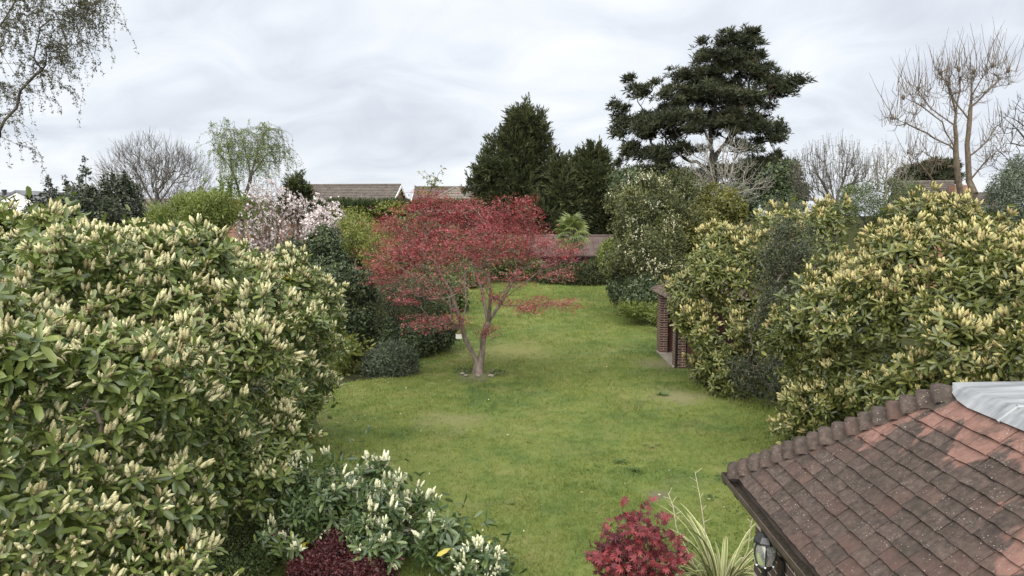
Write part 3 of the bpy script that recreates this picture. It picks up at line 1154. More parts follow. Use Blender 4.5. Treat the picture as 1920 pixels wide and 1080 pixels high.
def bunit(face, ln):
    if (face, ln) not in _bu:
        t = Tmpl(*(box(0, 0, 0, 0.024, ln, 0.060) if face == 'x' else box(0, 0, 0, ln, 0.024, 0.060)))
        _bu[(face, ln)] = t.mesh('brick', M['brick_red'])
    return _bu[(face, ln)]


brick_pillar(SX0, SX0 + 0.26, SY1 - 0.45, SY1, SH_)
brick_pillar(SX0, SX0 + 0.33, SY0, SY0 + 0.33, SH_)
V, F = box(SX1 - 0.1, (SY0 + SY1) / 2, SH_ / 2, 0.2, SY1 - SY0, SH_); slab('back_wall', V, F, M['brick_red'], sh)
V, F = box((SX0 + 0.28 + SX1 - 0.21) / 2, SY1 - 0.11, SH_ / 2, SX1 - SX0 - 0.49, 0.2, SH_); slab('side_wall', V, F, M['brick_red'], sh)
V, F = box((SX0 + 0.35 + SX1 - 0.21) / 2, SY0 + 0.11, SH_ / 2, SX1 - SX0 - 0.56, 0.2, SH_); slab('side_wall', V, F, M['brick_red'], sh)
M['paving'] = noise_mat('paving', (0.16, 0.14, 0.115), (0.29, 0.26, 0.215), 6, 0.9, 0.4, 30)
V, F = box((SX0 + SX1) / 2 - 0.08, (SY0 + SY1) / 2, 0.02, SX1 - SX0 - 0.1, SY1 - SY0 - 0.06, 0.08); slab('floor_slab', V, F, M['paving'], sh)
V, F = box(SX0 + 0.10, (SY0 + SY1) / 2, SH_ + 0.05, 0.16, SY1 - SY0 + 0.1, 0.10); slab('lintel', V, F, M['gutter'], sh)
oh = 0.14
hx, hy, hz = (SX0 + SX1) / 2, (SY0 + SY1) / 2, SH_ + 0.10 + 0.62
x0, x1, y0, y1, ze = SX0 - oh, SX1 + oh, SY0 - oh, SY1 + oh, SH_ + 0.06
V = [(x0, y0, ze), (x1, y0, ze), (x1, y1, ze), (x0, y1, ze), (hx, hy, hz)]
sroof = slab('roof', V, [(0, 1, 4), (1, 2, 4), (2, 3, 4), (3, 0, 4), (3, 2, 1, 0)], M['felt'], sh)
stl = Tmpl(*box(0, 0.11, 0.009, 0.232, 0.24, 0.014))
M['tile_small'] = noise_mat('brown_roof_tile', (0.058, 0.041, 0.035), (0.115, 0.080, 0.066), 7, 0.9, 0.4, 40, rand=0.3)
stm = stl.mesh('tile', M['tile_small'])


def hip_tiles(a, b, apex, width, gauge, mesh, parent, name='tile'):
    a, b, apex = Vector(a), Vector(b), Vector(apex)
    e = (b - a); Le = e.length; e.normalize()
    f = a + e * ((apex - a).dot(e))
    us = (apex - f); H_ = us.length; us.normalize()
    nn = e.cross(us); nn.normalize()
    foot = (apex - a).dot(e)
    r = 0
    while r * gauge < H_ - 0.08:
        t = r * gauge / H_
        lo, hi = foot * t, Le - (Le - foot) * t
        x = lo + width * (0.5 if r % 2 else 0.25)
        while x < hi - width * 0.2:
            put(name, mesh, slope_frame(a + e * x + us * (r * gauge - 0.03) + nn * 0.004, e, us, nn, 0.08 + random.uniform(-.02, .02), random.uniform(-.02, .02)), parent)
            x += width + 0.004
        r += 1


hip_tiles((x0, y1, ze), (x0, y0, ze), (hx, hy, hz), 0.236, 0.17, stm, sroof)
hip_tiles((x0, y0, ze), (x1, y0, ze), (hx, hy, hz), 0.236, 0.17, stm, sroof)
g = Geo()
for a in ((x0, y0, ze), (x0, y1, ze), (x1, y0, ze), (x1, y1, ze)):
    tubes(g, [(a[0], a[1], a[2] + .02)], [(hx, hy, hz + .03)], np.array([.05]), np.array([.05]), 7)
g.build('hip_capping', M['tile_small'], sroof)
g = Geo(); V, F = lathe([(0.03, 0.0), (0.032, 0.35), (0.03, 1.9)], 7, (SX0 + 0.03, SY0 - 0.05, 0.05)); g.add(V, F)
g.build('downpipe', M['black_metal'], sh)

# ------------------------------------------------------------------ low building at the end of the lawn
M['roof_brown'] = noise_mat('brown_roof', (0.060, 0.043, 0.038), (0.105, 0.078, 0.068), 1.6, 0.9, 0.4, 12)
M['board_dark'] = noise_mat('dark_boards', (0.018, 0.017, 0.015), (0.04, 0.038, 0.034), 3, 0.9, 0.3, 20, (6, 6, 0.3))
bx0, bx1, by0, by1 = -0.5, 7.0, 47.2, 50.6
shed = thing('low_outbuilding', 'long low outbuilding with brown roof behind the palm at the lawn end', 'outbuilding', ((bx0 + bx1) / 2, 48.9, 0))
V, F = box((bx0 + bx1) / 2, (by0 + by1) / 2, 0.78, bx1 - bx0 - 0.3, by1 - by0 - 0.4, 1.62); slab('wall', V, F, M['board_dark'], shed)
rz0, rz1 = 1.6, 2.85
ym = (by0 + by1) / 2
V = [(bx0, by0, rz0), (bx1, by0, rz0), (bx1, ym, rz1), (bx0, ym, rz1), (bx1, by1, rz0), (bx0, by1, rz0)]
V += [(x, y, z_ - 0.1) for x, y, z_ in V]
rf = slab('roof', V, [(0, 1, 2, 3), (3, 2, 4, 5), (6, 9, 8, 7), (9, 11, 10, 8), (0, 6, 7, 1), (4, 10, 11, 5), (1, 7, 8, 2), (2, 8, 10, 4), (0, 3, 9, 6), (3, 5, 11, 9)], M['roof_brown'], shed)
g = Geo(); tubes(g, [(bx0, ym, rz1 + .02)], [(bx1, ym, rz1 + .02)], np.array([.09]), np.array([.09]), 8); g.build('ridge', M['roof_brown'], shed)
for k in range(20):                                    # roofing sheets, each with its own edge
    xa = bx0 + (bx1 - bx0) * k / 20
    w = (bx1 - bx0) / 20
    sl = Vector((0, ym - by0, rz1 - rz0)); L_ = sl.length; sl.normalize(); nn = Vector((1, 0, 0)).cross(sl)
    for r in range(3):
        if k == r == 0:
            sheet = Tmpl(*box(0, L_ / 6, 0.02, w - 0.015, L_ / 3 + 0.04, 0.014)).mesh('roof_sheet', M['roof_brown'])
        put('roof_sheet', sheet, slope_frame(Vector((xa + w / 2, by0, rz0)) + sl * (r * L_ / 3 - 0.02) + nn * 0.006 * random.random(), Vector((1, 0, 0)), sl, nn, 0.012, random.uniform(-.006, .006)), rf)

# ------------------------------------------------------------------ neighbouring houses
M['roof_grey'] = noise_mat('grey_brown_roof', (0.062, 0.053, 0.046), (0.115, 0.098, 0.084), 2.2, 0.9, 0.3, 9, rand=0.12)
M['roof_slate'] = noise_mat('slate_roof', (0.10, 0.105, 0.115), (0.17, 0.175, 0.185), 2.0, 0.85, 0.3, 9)
M['roof_tan'] = noise_mat('tan_roof', (0.105, 0.096, 0.080), (0.155, 0.142, 0.12), 2.0, 0.9, 0.3, 9)
M['brick_far'] = noise_mat('house_brick', (0.16, 0.085, 0.06), (0.26, 0.15, 0.105), 8, 0.9, 0.3, 30)
M['brick_yellow'] = noise_mat('yellow_brick', (0.30, 0.235, 0.14), (0.42, 0.34, 0.22), 8, 0.9, 0.3, 30)
M['render_white'] = noise_mat('white_render', (0.62, 0.61, 0.58), (0.75, 0.74, 0.71), 3, 0.9, 0.1)
M['white_paint'] = noise_mat('white_paint', (0.68, 0.68, 0.66), (0.8, 0.8, 0.78), 3, 0.5)
m_, n_, l_, b_, o_ = new_mat('window_glass')
b_.inputs['Base Color'].default_value = (0.03, 0.035, 0.04, 1); b_.inputs['Roughness'].default_value = 0.08
M['pane'] = m_


def courses(p, ex, ey, uxv, L_, gauge, mat, parent, trim0=0.0, trim1=0.0):
    """overlapping roof courses from eave point p; ex = along eave (length ey), uxv = up-slope unit, L_ = slope length;
    trims shorten the courses towards the ridge for hips"""
    g = Geo()
    ex = Vector(ex).normalized(); us = Vector(uxv).normalized(); nn = ex.cross(us).normalized()
    if nn.z < 0:
        nn = -nn
    n = int(L_ / gauge)
    for i in range(n + 1):
        t0 = i * gauge / L_
        a0, a1 = trim0 * t0, ey - trim1 * t0
        if a1 - a0 < 0.1:
            break
        o = Vector(p) + us * (i * gauge)
        top = min(gauge * 1.15, L_ - i * gauge + 0.05)
        w = 0.32
        x = a0 - (w / 2 if i % 2 else 0)
        while x < a1:
            b0, b1 = max(x, a0), min(x + w - 0.012, a1)
            if b1 - b0 > 0.04:
                h = 0.055 + random.uniform(0, 0.015)
                q = [o + ex * b0 + nn * h, o + ex * b1 + nn * h, o + us * top + ex * b1 + nn * 0.012, o + us * top + ex * b0 + nn * 0.012, o + ex * b0, o + ex * b1]
                g.add([tuple(v) for v in q], [(0, 1, 2, 3), (4, 5, 1, 0)], random.random())
            x += w
    return g.build('roof_tiling', mat, parent, stuff=True)


def window(parent, cx, cy, cz, w, h, axis='y', sgn=-1):
    """frame with a pane, on a wall facing sgn*axis"""
    g = Geo()
    for (a, b, sa, sb) in ((0, h / 2, w + .1, .07), (0, -h / 2, w + .1, .07), (w / 2, 0, .07, h), (-w / 2, 0, .07, h), (0, 0, .05, h)):
        V, F = box(cx + a, cy + sgn * .03, cz + b, sa, .06, sb) if axis == 'y' else box(cx + sgn * .03, cy + a, cz + b, .06, sa, sb)
        g.add(V, F)
    o = g.build('window', M['white_paint'], parent)
    V, F = box(cx, cy + sgn * .012, cz, w, .015, h) if axis == 'y' else box(cx + sgn * .012, cy, cz, .015, w, h)
    slab('pane', V, F, M['pane'], o)


def gable_house(name, label, x0, x1, yc, half, ze, zr, wallm, roofm, yaw=0.0, gauge=0.3, boards=True, wins=()):
    """house with its ridge along x; the two gable ends carry bargeboards"""
    h = thing(name, label, 'house', ((x0 + x1) / 2, yc, 0))
    cx = (x0 + x1) / 2
    hx_ = (x1 - x0) / 2
    V = [(-hx_ + .2, -half + .35, 0), (hx_ - .2, -half + .35, 0), (hx_ - .2, half - .35, 0), (-hx_ + .2, half - .35, 0)]
    zt = ze + 0.35 / half * (zr - ze) - 0.06
    V += [(a, b, zt) for a, b, c in V] + [(-hx_ + .2, 0, zr - .06), (hx_ - .2, 0, zr - .06)]
    F = [(0, 1, 5, 4), (2, 3, 7, 6), (1, 2, 6, 9, 5), (3, 0, 4, 8, 7), (4, 5, 9, 8), (6, 7, 8, 9)]
    rot = Matrix.Rotation(yaw, 4, 'Z')
    base = Matrix.Translation((cx, yc, 0)) @ rot
    W = lambda V: [tuple(base @ Vector(v)) for v in V]
    wl_ = slab('wall', W(V), F, wallm, h)
    V = [(-hx_, -half, ze), (hx_, -half, ze), (hx_, 0, zr), (-hx_, 0, zr), (hx_, half, ze), (-hx_, half, ze)]
    V += [(a, b, c - .05) for a, b, c in V]
    r = slab('roof', W(V), [(0, 1, 2, 3), (3, 2, 4, 5), (6, 9, 8, 7), (9, 11, 10, 8), (0, 6, 7, 1), (4, 10, 11, 5), (1, 7, 8, 2), (2, 8, 10, 4), (0, 3, 9, 6), (3, 5, 11, 9)], roofm, h)
    sl = Vector((0, half, zr - ze))
    courses(base @ Vector((-hx_, -half, ze)), rot @ Vector((1, 0, 0)), 2 * hx_, rot @ sl, sl.length, gauge, roofm, r)
    g = Geo(); a, b = base @ Vector((-hx_, 0, zr + .04)), base @ Vector((hx_, 0, zr + .04))
    k = int(2 * hx_ / 0.45)
    P = [a + (b - a) * i / k for i in range(k + 1)]
    tubes(g, P[:-1], P[1:], np.full(k, .13), np.full(k, .115), 7)
    g.build('ridge_tiles', roofm, r)
    if boards:
        for sx in (-1, 1):
            for sy in (-1, 1):
                A, B = Vector((sx * (hx_ + .02), 0, zr + .02)), Vector((sx * (hx_ + .02), sy * half * 1.02, ze - .01))
                V = [A, B, B + Vector((0, 0, -.26)), A + Vector((0, 0, -.26))]
                V += [v + Vector((sx * .04, 0, 0)) for v in V]
                F = [(0, 1, 2, 3), (7, 6, 5, 4), (0, 4, 5, 1), (1, 5, 6, 2), (2, 6, 7, 3), (3, 7, 4, 0)]
                slab('bargeboard', W([tuple(v) for v in V]), F, M['white_paint'], h)
    return h


# bungalow with the long tiled roof above the clipped hedge (ridge behind the magnolia to its gable)
zr = (-14.75, 66.00, 6.95)[2]
hA = gable_house('bungalow', 'bungalow with long grey brown tiled roof and white bargeboards above the hedge', -20.6, (-10.13, 66.00, 6.95)[0], 66, 4.6, zr - 2.6, zr, M['brick_far'], M['roof_grey'], R(-6))
# roof vents on it
for px in (635, 678):
    x = (-15.52, 64.00, 5.74)[0] if px == 635 else (-13.47, 64.00, 5.74)[0]
    V, F = lathe([(0.07, -0.9), (0.07, 0.30), (0.09, 0.30), (0.09, 0.36), (0.0, 0.36)], 8, (x, 64.0, zr - 1.35)); slab('vent_pipe', V, F, M['render_white'], hA)

hB = gable_house('bungalow', 'bungalow behind the red maple top with tan hipped front roof', (-9.49, 70.00, 6.90)[0], 1.5, 70, 4.6, (-9.49, 70.00, 6.90)[2] - 2.6, (-9.49, 70.00, 6.90)[2], M['brick_yellow'], M['roof_grey'], 0)
zb = (-5.24, 64.00, 6.78)[2]
ax_, ay_ = (-5.24, 64.00, 6.78)[0], 66.5
ww = 4.9
zl = zb - 3.0
V = [(ax_ - ww, 62.2, zl), (ax_ + ww, 62.2, zl), (ax_, ay_, zb), (ax_ + ww, 69.5, zl), (ax_ - ww, 69.5, zl), (ax_, 69.5, zb)]
V += [(ax_ - ww + .3, 62.6, 0), (ax_ + ww - .3, 62.6, 0), (ax_ + ww - .3, 69.4, 0), (ax_ - ww + .3, 69.4, 0), (ax_ - ww + .3, 62.6, zl), (ax_ + ww - .3, 62.6, zl), (ax_ + ww - .3, 69.4, zl), (ax_ - ww + .3, 69.4, zl)]
fr_ = slab('front_roof', V[:6], [(0, 1, 2), (1, 3, 5, 2), (4, 0, 2, 5), (0, 4, 3, 1)], M['roof_tan'], hB)
V2 = V[6:]
slab('front_wall', V2, [(0, 1, 5, 4), (1, 2, 6, 5), (2, 3, 7, 6), (3, 0, 4, 7)], M['brick_yellow'], hB)
sl = Vector((0, ay_ - 62.2, 3.0))
courses((ax_ - ww, 62.2, zl), (1, 0, 0), 2 * ww, sl, sl.length, 0.42, M['roof_tan'], fr_, ww, ww)
g = Geo()
for sx in (-1, 1):
    tubes(g, [(ax_ + sx * ww, 62.2, zl + .03)], [(ax_, ay_, zb + .05)], np.array([.12]), np.array([.12]), 7)
g.build('hip_ridge', M['roof_tan'], fr_)

# white gabled house at the far left
zc = (-41.60, 62.00, 6.16)[2]
hC = gable_house('house', 'grey roofed house with white gable and black flue at the left edge', -49.5, (-41.60, 62.00, 6.16)[0], 64, 6.5, zc - 3.4, zc, M['brick_far'], M['roof_slate'], R(3), boards=False)
x_, y_, z_ = (-42.57, 60.00, 6.28)
V, F = lathe([(0.16, -3.2), (0.16, -0.05), (0.2, -0.05), (0.2, 0.1), (0.0, 0.12)], 10, (x_, y_, z_)); slab('flue', V, F, M['black_metal'], hC)
zg = (-40.17, 60.00, 6.14)[2]; xg = (-39.63, 60.00, 6.14)[0]
V = [(xg - 1.5, 57.2, 0), (xg + 1.5, 57.2, 0), (xg + 1.5, 57.2, zg - .75), (xg, 57.2, zg), (xg - 1.5, 57.2, zg - .75)]
V += [(a, 63, c) for a, b, c in V]
slab('gable_wall', V, [(0, 1, 2, 3, 4), (1, 6, 7, 2), (5, 0, 4, 9), (2, 7, 8, 3), (4, 3, 8, 9)], M['render_white'], hC)
for sx in (-1, 1):
    A, B = Vector((xg, 57.1, zg + .12)), Vector((xg + sx * 1.8, 57.1, zg - .9 + .12))
    q = [A, B, B + Vector((0, 6, 0)), A + Vector((0, 6, 0))]; q += [v - Vector((0, 0, .16)) for v in q]
    slab('gable_roof', [tuple(v) for v in q], [(0, 1, 2, 3), (7, 6, 5, 4), (0, 4, 5, 1), (1, 5, 6, 2), (2, 6, 7, 3), (3, 7, 4, 0)], M['roof_slate'], hC)

# tan house behind the bare round tree
zd = (-34.48, 70.00, 5.76)[2]
hD = gable_house('house', 'tan brick house seen through the bare round tree', (-37.35, 70.00, 5.76)[0], (-31.76, 70.00, 5.76)[0], 72, 4.0, zd - 1.8, zd, M['brick_yellow'], M['roof_tan'], 0, boards=False)
# lean roof with a white bargeboard right of it
zq = (-28.35, 66.00, 6.17)[2]; xq = (-28.35, 66.00, 6.17)[0]
hE = thing('house', 'house corner with white sloping bargeboard left of the green birch', 'house', (xq + 1.5, 68, 0))
V = [(xq - 2.2, 66.2, 0), (xq + 4, 66.2, 0), (xq + 4, 66.2, zq - .6), (xq, 66.2, zq - .3), (xq - 2.2, 66.2, zq - 1.5)]
V += [(a, 72, c) for a, b, c in V]
slab('wall', V, [(0, 1, 2, 3, 4), (1, 6, 7, 2), (5, 0, 4, 9), (2, 7, 8, 3), (4, 3, 8, 9)], M['brick_far'], hE)
q = [Vector((xq + .1, 65.9, zq)), Vector((xq - 2.7, 65.9, zq - 1.62)), Vector((xq - 2.7, 65.9, zq - 1.92)), Vector((xq + .1, 65.9, zq - .3))]
q += [v + Vector((0, .06, 0)) for v in q]
slab('bargeboard', [tuple(v) for v in q], [(0, 1, 2, 3), (7, 6, 5, 4), (0, 4, 5, 1), (1, 5, 6, 2), (2, 6, 7, 3), (3, 7, 4, 0)], M['white_paint'], hE)
q = [Vector((xq + .1, 65.98, zq + .05)), Vector((xq - 2.8, 65.98, zq - 1.6)), Vector((xq - 2.8, 72, zq - 1.6)), Vector((xq + .1, 72, zq + .05)), Vector((xq + 4.2, 65.98, zq - .4)), Vector((xq + 4.2, 72, zq - .4))]
slab('roof', [tuple(v) for v in q], [(0, 3, 2, 1), (0, 4, 5, 3)], M['roof_grey'], hE)

# brick house behind the lopped tree on the right

zr = (26.69, 44.00, 6.30)[2]
hF = gable_house('house', 'brick house with brown tiled roof behind the lopped bare tree', (24.25, 44.00, 6.04)[0], (27.53, 44.00, 6.04)[0], 45, 3.6, zr - 2.3, zr, M['brick_far'], M['roof_grey'], R(-14), gauge=0.22, boards=False)
xw0, xw1 = (26.01, 42.00, 5.28)[0], (28.99, 42.00, 5.28)[0]
zt, zb_ = (27.25, 42.00, 5.47)[2], (26.65, 41.00, 4.68)[2]
V = [(xw0, 41.5, 0), (xw1, 41.5, 0), (xw1, 45.5, 0), (xw0, 45.5, 0)]; V += [(a, b, zb_) for a, b, c in V]
slab('wing_wall', V, [(0, 1, 5, 4), (1, 2, 6, 5), (2, 3, 7, 6), (3, 0, 4, 7)], M['brick_yellow'], hF)
V = [(xw0 - .2, 41, zb_ - .05), (xw1 + .3, 41, zb_ - .05), (xw1 + .3, 43.8, zt + .2), (xw0 - .2, 43.8, zt + .2), (xw1 + .3, 46.4, zb_ - .05), (xw0 - .2, 46.4, zb_ - .05)]
wr_ = slab('wing_roof', V, [(0, 1, 2, 3), (3, 2, 4, 5), (0, 5, 4, 1)], M['roof_grey'], hF)
sl = Vector((0, 2.8, zt + .25 - zb_)); courses((xw0 - .2, 41, zb_ - .05), (1, 0, 0), xw1 - xw0 + .5, sl, sl.length, 0.22, M['roof_grey'], wr_)
window(hF, (27.99, 41.50, 4.41)[0], 41.5, (27.99, 41.50, 4.38)[2] - 0.2, 0.9, 1.0)
V, F = box((27.08, 43.00, 5.68)[0], 43.4, (27.11, 43.00, 5.30)[2] - .5, 0.9, 0.7, 2.6); slab('brick_chimney', V, F, M['brick_far'], hF)
# ------------------------------------------------------------------ cherry laurels in flower


def laurel(name, label, lobes, n, base, leaf_len, spike_len, mats, flower, single_leaf=300, single_spike=300, seed=1.0, near=8.0, inner=1.0, narrow=0.36, gap=(1.1, -0.75), lump=0.16, stems=6, flower_top=0.85, nleaf=8, clumps=(110, 0.36)):
    """shoots over the outside of a lumpy mass: a whorl of leathery leaves with upright flower spikes at its tip"""
    t = thing(name, label, 'shrub', base)
    lm, sm_ = mats
    lobes = sub_lobes(lobes, clumps[0], clumps[1], 0.25)
    P, Q = lobe_surface(lobes, n, -0.15, lump, 1.7, seed, gap)
    P = P - Q * (rng.random(len(P)) ** 1.6 * 0.26)[:, None] + Q * (rng.random(len(P)) ** 6 * 0.22)[:, None]
    ax = unit(Q * 0.75 + np.array([0, 0, 0.62]) + rng.normal(size=P.shape) * 0.28)
    # leaves in a spiral below each tip
    k = nleaf
    j = np.tile(np.arange(k), len(P))
    i = np.repeat(np.arange(len(P)), k)
    az_ = j * 2.4 + np.repeat(rng.random(len(P)) * 6.28, k) + rng.normal(size=len(j)) * 0.25
    pol = R(42) + (j / (k - 1)) * R(58) + rng.normal(size=len(j)) * R(9)
    Fr = frames(ax)[i]
    rad = Fr[:, :, 0] * np.cos(az_)[:, None] + Fr[:, :, 1] * np.sin(az_)[:, None]
    d = unit(Fr[:, :, 2] * np.cos(pol)[:, None] + rad * np.sin(pol)[:, None])
    up_ = unit(Fr[:, :, 2] - d * (Fr[:, :, 2] * d).sum(1)[:, None])
    T = P[i] - Fr[:, :, 2] * (j / k * 0.75 * leaf_len)[:, None]
    s_ = leaf_len * rng.uniform(0.72, 1.18, len(j)) * (0.8 + 0.3 * j / k) * np.repeat(rng.uniform(0.72, 1.22, len(P)), k)
    side = np.cross(up_, d)
    Rm = np.stack([d, side, up_], axis=2) * s_[:, None, None]
    dist = np.linalg.norm(T - CAM, axis=1)
    rnd = np.clip(rng.beta(2.2, 2.6, len(j)) + np.repeat(rng.normal(size=len(P)) * 0.10, k) - 0.06 * (j / k), 0, 0.93)
    rnd[rng.random(len(j)) < 0.0012] = 1.0
    face = (unit(CAM - T) * up_).sum(1)
    hi_t, lo_t = leaf_hi(1.0, narrow), leaf_lo(1.0, narrow)
    inview = (np.abs(T[:, 0] / T[:, 1]) < 0.74) & (T[:, 1] > 1)
    score = np.where(inview, np.abs(face) * s_ * s_ / dist ** 2 * (0.4 + rng.random(len(j))) * ((Q[i] * unit(CAM - T)).sum(1) > 0.1), 0)
    pick = np.zeros(len(j), bool); pick[np.argsort(-score)[:single_leaf]] = True
    me = hi_t.mesh('leaf', mats[0 + 0][1], True) if single_leaf else None
    for q in np.where(pick)[0]:
        m4 = Matrix([[*Rm[q][0], T[q][0]], [*Rm[q][1], T[q][1]], [*Rm[q][2], T[q][2]], [0, 0, 0, 1]])
        put('leaf', me, m4, t)
    g = Geo()
    m = (~pick) & (dist < near); g.scatter(hi_t, Rm[m], T[m], rnd[m])
    m = (~pick) & (dist >= near); g.scatter(lo_t, Rm[m], T[m], rnd[m])
    # leaves deeper inside, shade put into their darker colour so that gaps look deep
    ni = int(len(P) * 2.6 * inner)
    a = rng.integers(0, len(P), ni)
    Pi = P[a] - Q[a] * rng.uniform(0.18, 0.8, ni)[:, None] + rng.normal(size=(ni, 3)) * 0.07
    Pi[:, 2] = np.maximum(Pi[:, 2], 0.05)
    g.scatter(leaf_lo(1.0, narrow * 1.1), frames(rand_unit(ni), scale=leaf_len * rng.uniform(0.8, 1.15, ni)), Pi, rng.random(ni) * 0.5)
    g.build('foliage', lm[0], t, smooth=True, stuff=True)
    # flower spikes
    topness = np.clip((Q[:, 2] + 0.25) * 1.1, 0, 1)
    pf = flower * ((1 - flower_top) + flower_top * topness ** 1.6) * np.clip(1 + 1.1 * bump3(P, 1.3, seed + 9), 0.1, 2.0)
    fl = rng.random(len(P)) < pf
    cnt = np.where(fl, rng.integers(2, 7, len(P)), 0)
    i = np.repeat(np.arange(len(P)), cnt)
    Fr = frames(ax)[i]
    az_ = rng.random(len(i)) * 6.28; pl = np.abs(rng.normal(size=len(i))) * R(20)
    rad = Fr[:, :, 0] * np.cos(az_)[:, None] + Fr[:, :, 1] * np.sin(az_)[:, None]
    d = unit(Fr[:, :, 2] * np.cos(pl)[:, None] + rad * np.sin(pl)[:, None] + np.array([0, 0, 0.28]))
    T = P[i] + rad * (0.02 + 0.025 * rng.random(len(i)))[:, None] - Fr[:, :, 2] * 0.02
    s_ = spike_len * rng.uniform(0.75, 1.2, len(i)) * rng.uniform(0.6, 1.25, len(P))[i]
    Rm = frames(d, scale=s_)
    dist = np.linalg.norm(T - CAM, axis=1)
    inview = (np.abs(T[:, 0] / T[:, 1]) < 0.74) & (T[:, 1] > 1)
    score = np.where(inview & ((Q[i] * unit(CAM - T)).sum(1) > 0.05), s_ / dist * (0.4 + rng.random(len(i))), 0)
    pick = np.zeros(len(i), bool); pick[np.argsort(-score)[:single_spike]] = True
    me = SPIKE_HI.mesh('flower_spike', sm_[1], True)
    for q in np.where(pick)[0]:
        m4 = Matrix([[*Rm[q][0], T[q][0]], [*Rm[q][1], T[q][1]], [*Rm[q][2], T[q][2]], [0, 0, 0, 1]])
        put('flower_spike', me, m4, t)
    g = Geo()
    rs = np.clip(rng.normal(0.6, 0.16, len(i)) + rng.normal(size=len(P))[i] * 0.2, 0, 1)
    m = (~pick) & (dist < near); g.scatter(SPIKE_HI, Rm[m], T[m], rs[m])
    m = (~pick) & (dist >= near); g.scatter(SPIKE_LO, Rm[m], T[m], rs[m])
    g.build('flower_spikes', sm_[0], t, smooth=True, stuff=True)
    # stems
    tips = lobe_volume(lobes, 26 * stems, 0.3, 0.3)
    b = np.array(base, float)
    tr = [[b, b + np.array([rng.normal() * .2, rng.normal() * .2, 0.5])]]
    sk = grow(tr, tips, 0.09, 0.006, 0.25, 0.1)
    g = Geo(); tree_wood(g, sk); g.build('stems', M['twig'], t, smooth=True)
    return t


ML = ((M['laurel'], M['laurel_o']), (M['spike'], M['spike_o']))
MR = ((M['laurel_r'], M['laurel_r_o']), (M['spike_r'], M['spike_r_o']))
MS = ((M['laurel_s'], M['laurel_s_o']), (M['spike_s'], M['spike_s_o']))

laurel('cherry_laurel', 'huge cherry laurel covered in cream flower spikes filling the left foreground',
       [((-5.45, 6.3, 1.9), (2.5, 2.3, 2.2)), ((-5.7, 9.0, 2.15), (2.75, 2.9, 2.38)), ((-5.25, 12.6, 1.75), (2.2, 2.9, 2.1)), ((-8.6, 9.0, 2.4), (2.7, 4.3, 2.55)), ((-4.2, 6.0, 1.1), (1.3, 1.6, 1.2)), ((-4.3, 9.0, 1.1), (1.25, 2.4, 1.2)), ((-4.6, 13.2, 0.95), (1.25, 1.9, 1.1)), ((-4.15, 7.4, 2.4), (1.1, 1.2, 0.95)), ((-4.05, 10.8, 1.9), (0.95, 1.4, 0.95))],
       6000, (-5.6, 9.2, 0), 0.148, 0.118, ML, 1.4, gap=(1.5, -0.55), flower_top=0.84, seed=1.0, near=5.6, narrow=0.37)

laurel('cherry_laurel', 'broad cherry laurel with tan flower spikes right behind the tiled garage roof',
       [((7.65, 12.2, 2.05), (2.9, 2.6, 2.45)), ((8.6, 9.9, 2.15), (3.0, 2.5, 2.4)), ((11.4, 12.0, 2.2), (3.1, 3.5, 2.5)), ((6.15, 12.7, 1.0), (1.3, 1.3, 1.2)), ((6.7, 10.3, 2.9), (1.3, 1.2, 1.1)), ((5.95, 11.7, 2.5), (1.2, 1.2, 1.2)), ((6.6, 10.5, 1.2), (1.4, 1.2, 1.3)), ((7.6, 12.0, 4.1), (0.8, 0.8, 0.95))],
       5400, (7.8, 11.4, 0), 0.145, 0.12, MR, 0.85, flower_top=0.8, seed=4.0, near=6, narrow=0.36)

laurel('cherry_laurel', 'tall round cherry laurel with tan flower spikes hiding the brick summerhouse',
       [((6.15, 17.8, 2.05), (1.95, 1.6, 2.35)), ((7.35, 18.3, 2.6), (1.65, 1.5, 2.35)), ((5.38, 17.3, 1.0), (1.15, 1.2, 1.2)), ((5.33, 17.6, 2.1), (1.05, 1.0, 1.2)), ((6.2, 17.2, 3.4), (1.1, 1.0, 1.0)), ((5.2, 18.5, 1.0), (0.85, 0.9, 1.3))],
       2700, (6.3, 18.0, 0), 0.155, 0.14, MR, 0.5, flower_top=0.8, clumps=(40, 0.42), seed=7.0, near=2.0, narrow=0.36, single_leaf=120, single_spike=200)

laurel('cherry_laurel', 'low spreading laurel with white flower spikes at the front of the lawn',
       [((-1.86, 8.80, 0.68), (1.05, 0.9, 0.60)), ((-0.86, 8.40, 0.47), (0.55, 0.6, 0.5)), ((-2.60, 9.00, 0.63), (0.55, 0.7, 0.55)), ((-0.50, 7.90, 0.31), (0.32, 0.4, 0.35)), ((-1.86, 9.20, 0.99), (0.5, 0.4, 0.30))],
       560, (-1.7, 8.7, 0), 0.15, 0.115, MS, 0.5, clumps=(14, 0.26), seed=2.5, near=20, narrow=0.30, single_leaf=300, single_spike=260, gap=(2.2, -0.5), lump=0.14, flower_top=0.6, inner=0.7, nleaf=9)
laurel('cherry_laurel', 'small leafy laurel sprig with white spikes overhanging the red barberry', 
       [((-2.64, 8.10, 0.61), (0.34, 0.35, 0.16))], 26, ((-2.64, 8.10, 0.61)[0], 8.4, 0), 0.13, 0.09, MS, 0.5, seed=3.5, near=20, narrow=0.32, single_leaf=120, single_spike=60, gap=None, lump=0.05, stems=1, inner=0.1, clumps=(3, 0.1))

# ------------------------------------------------------------------ other shrubs


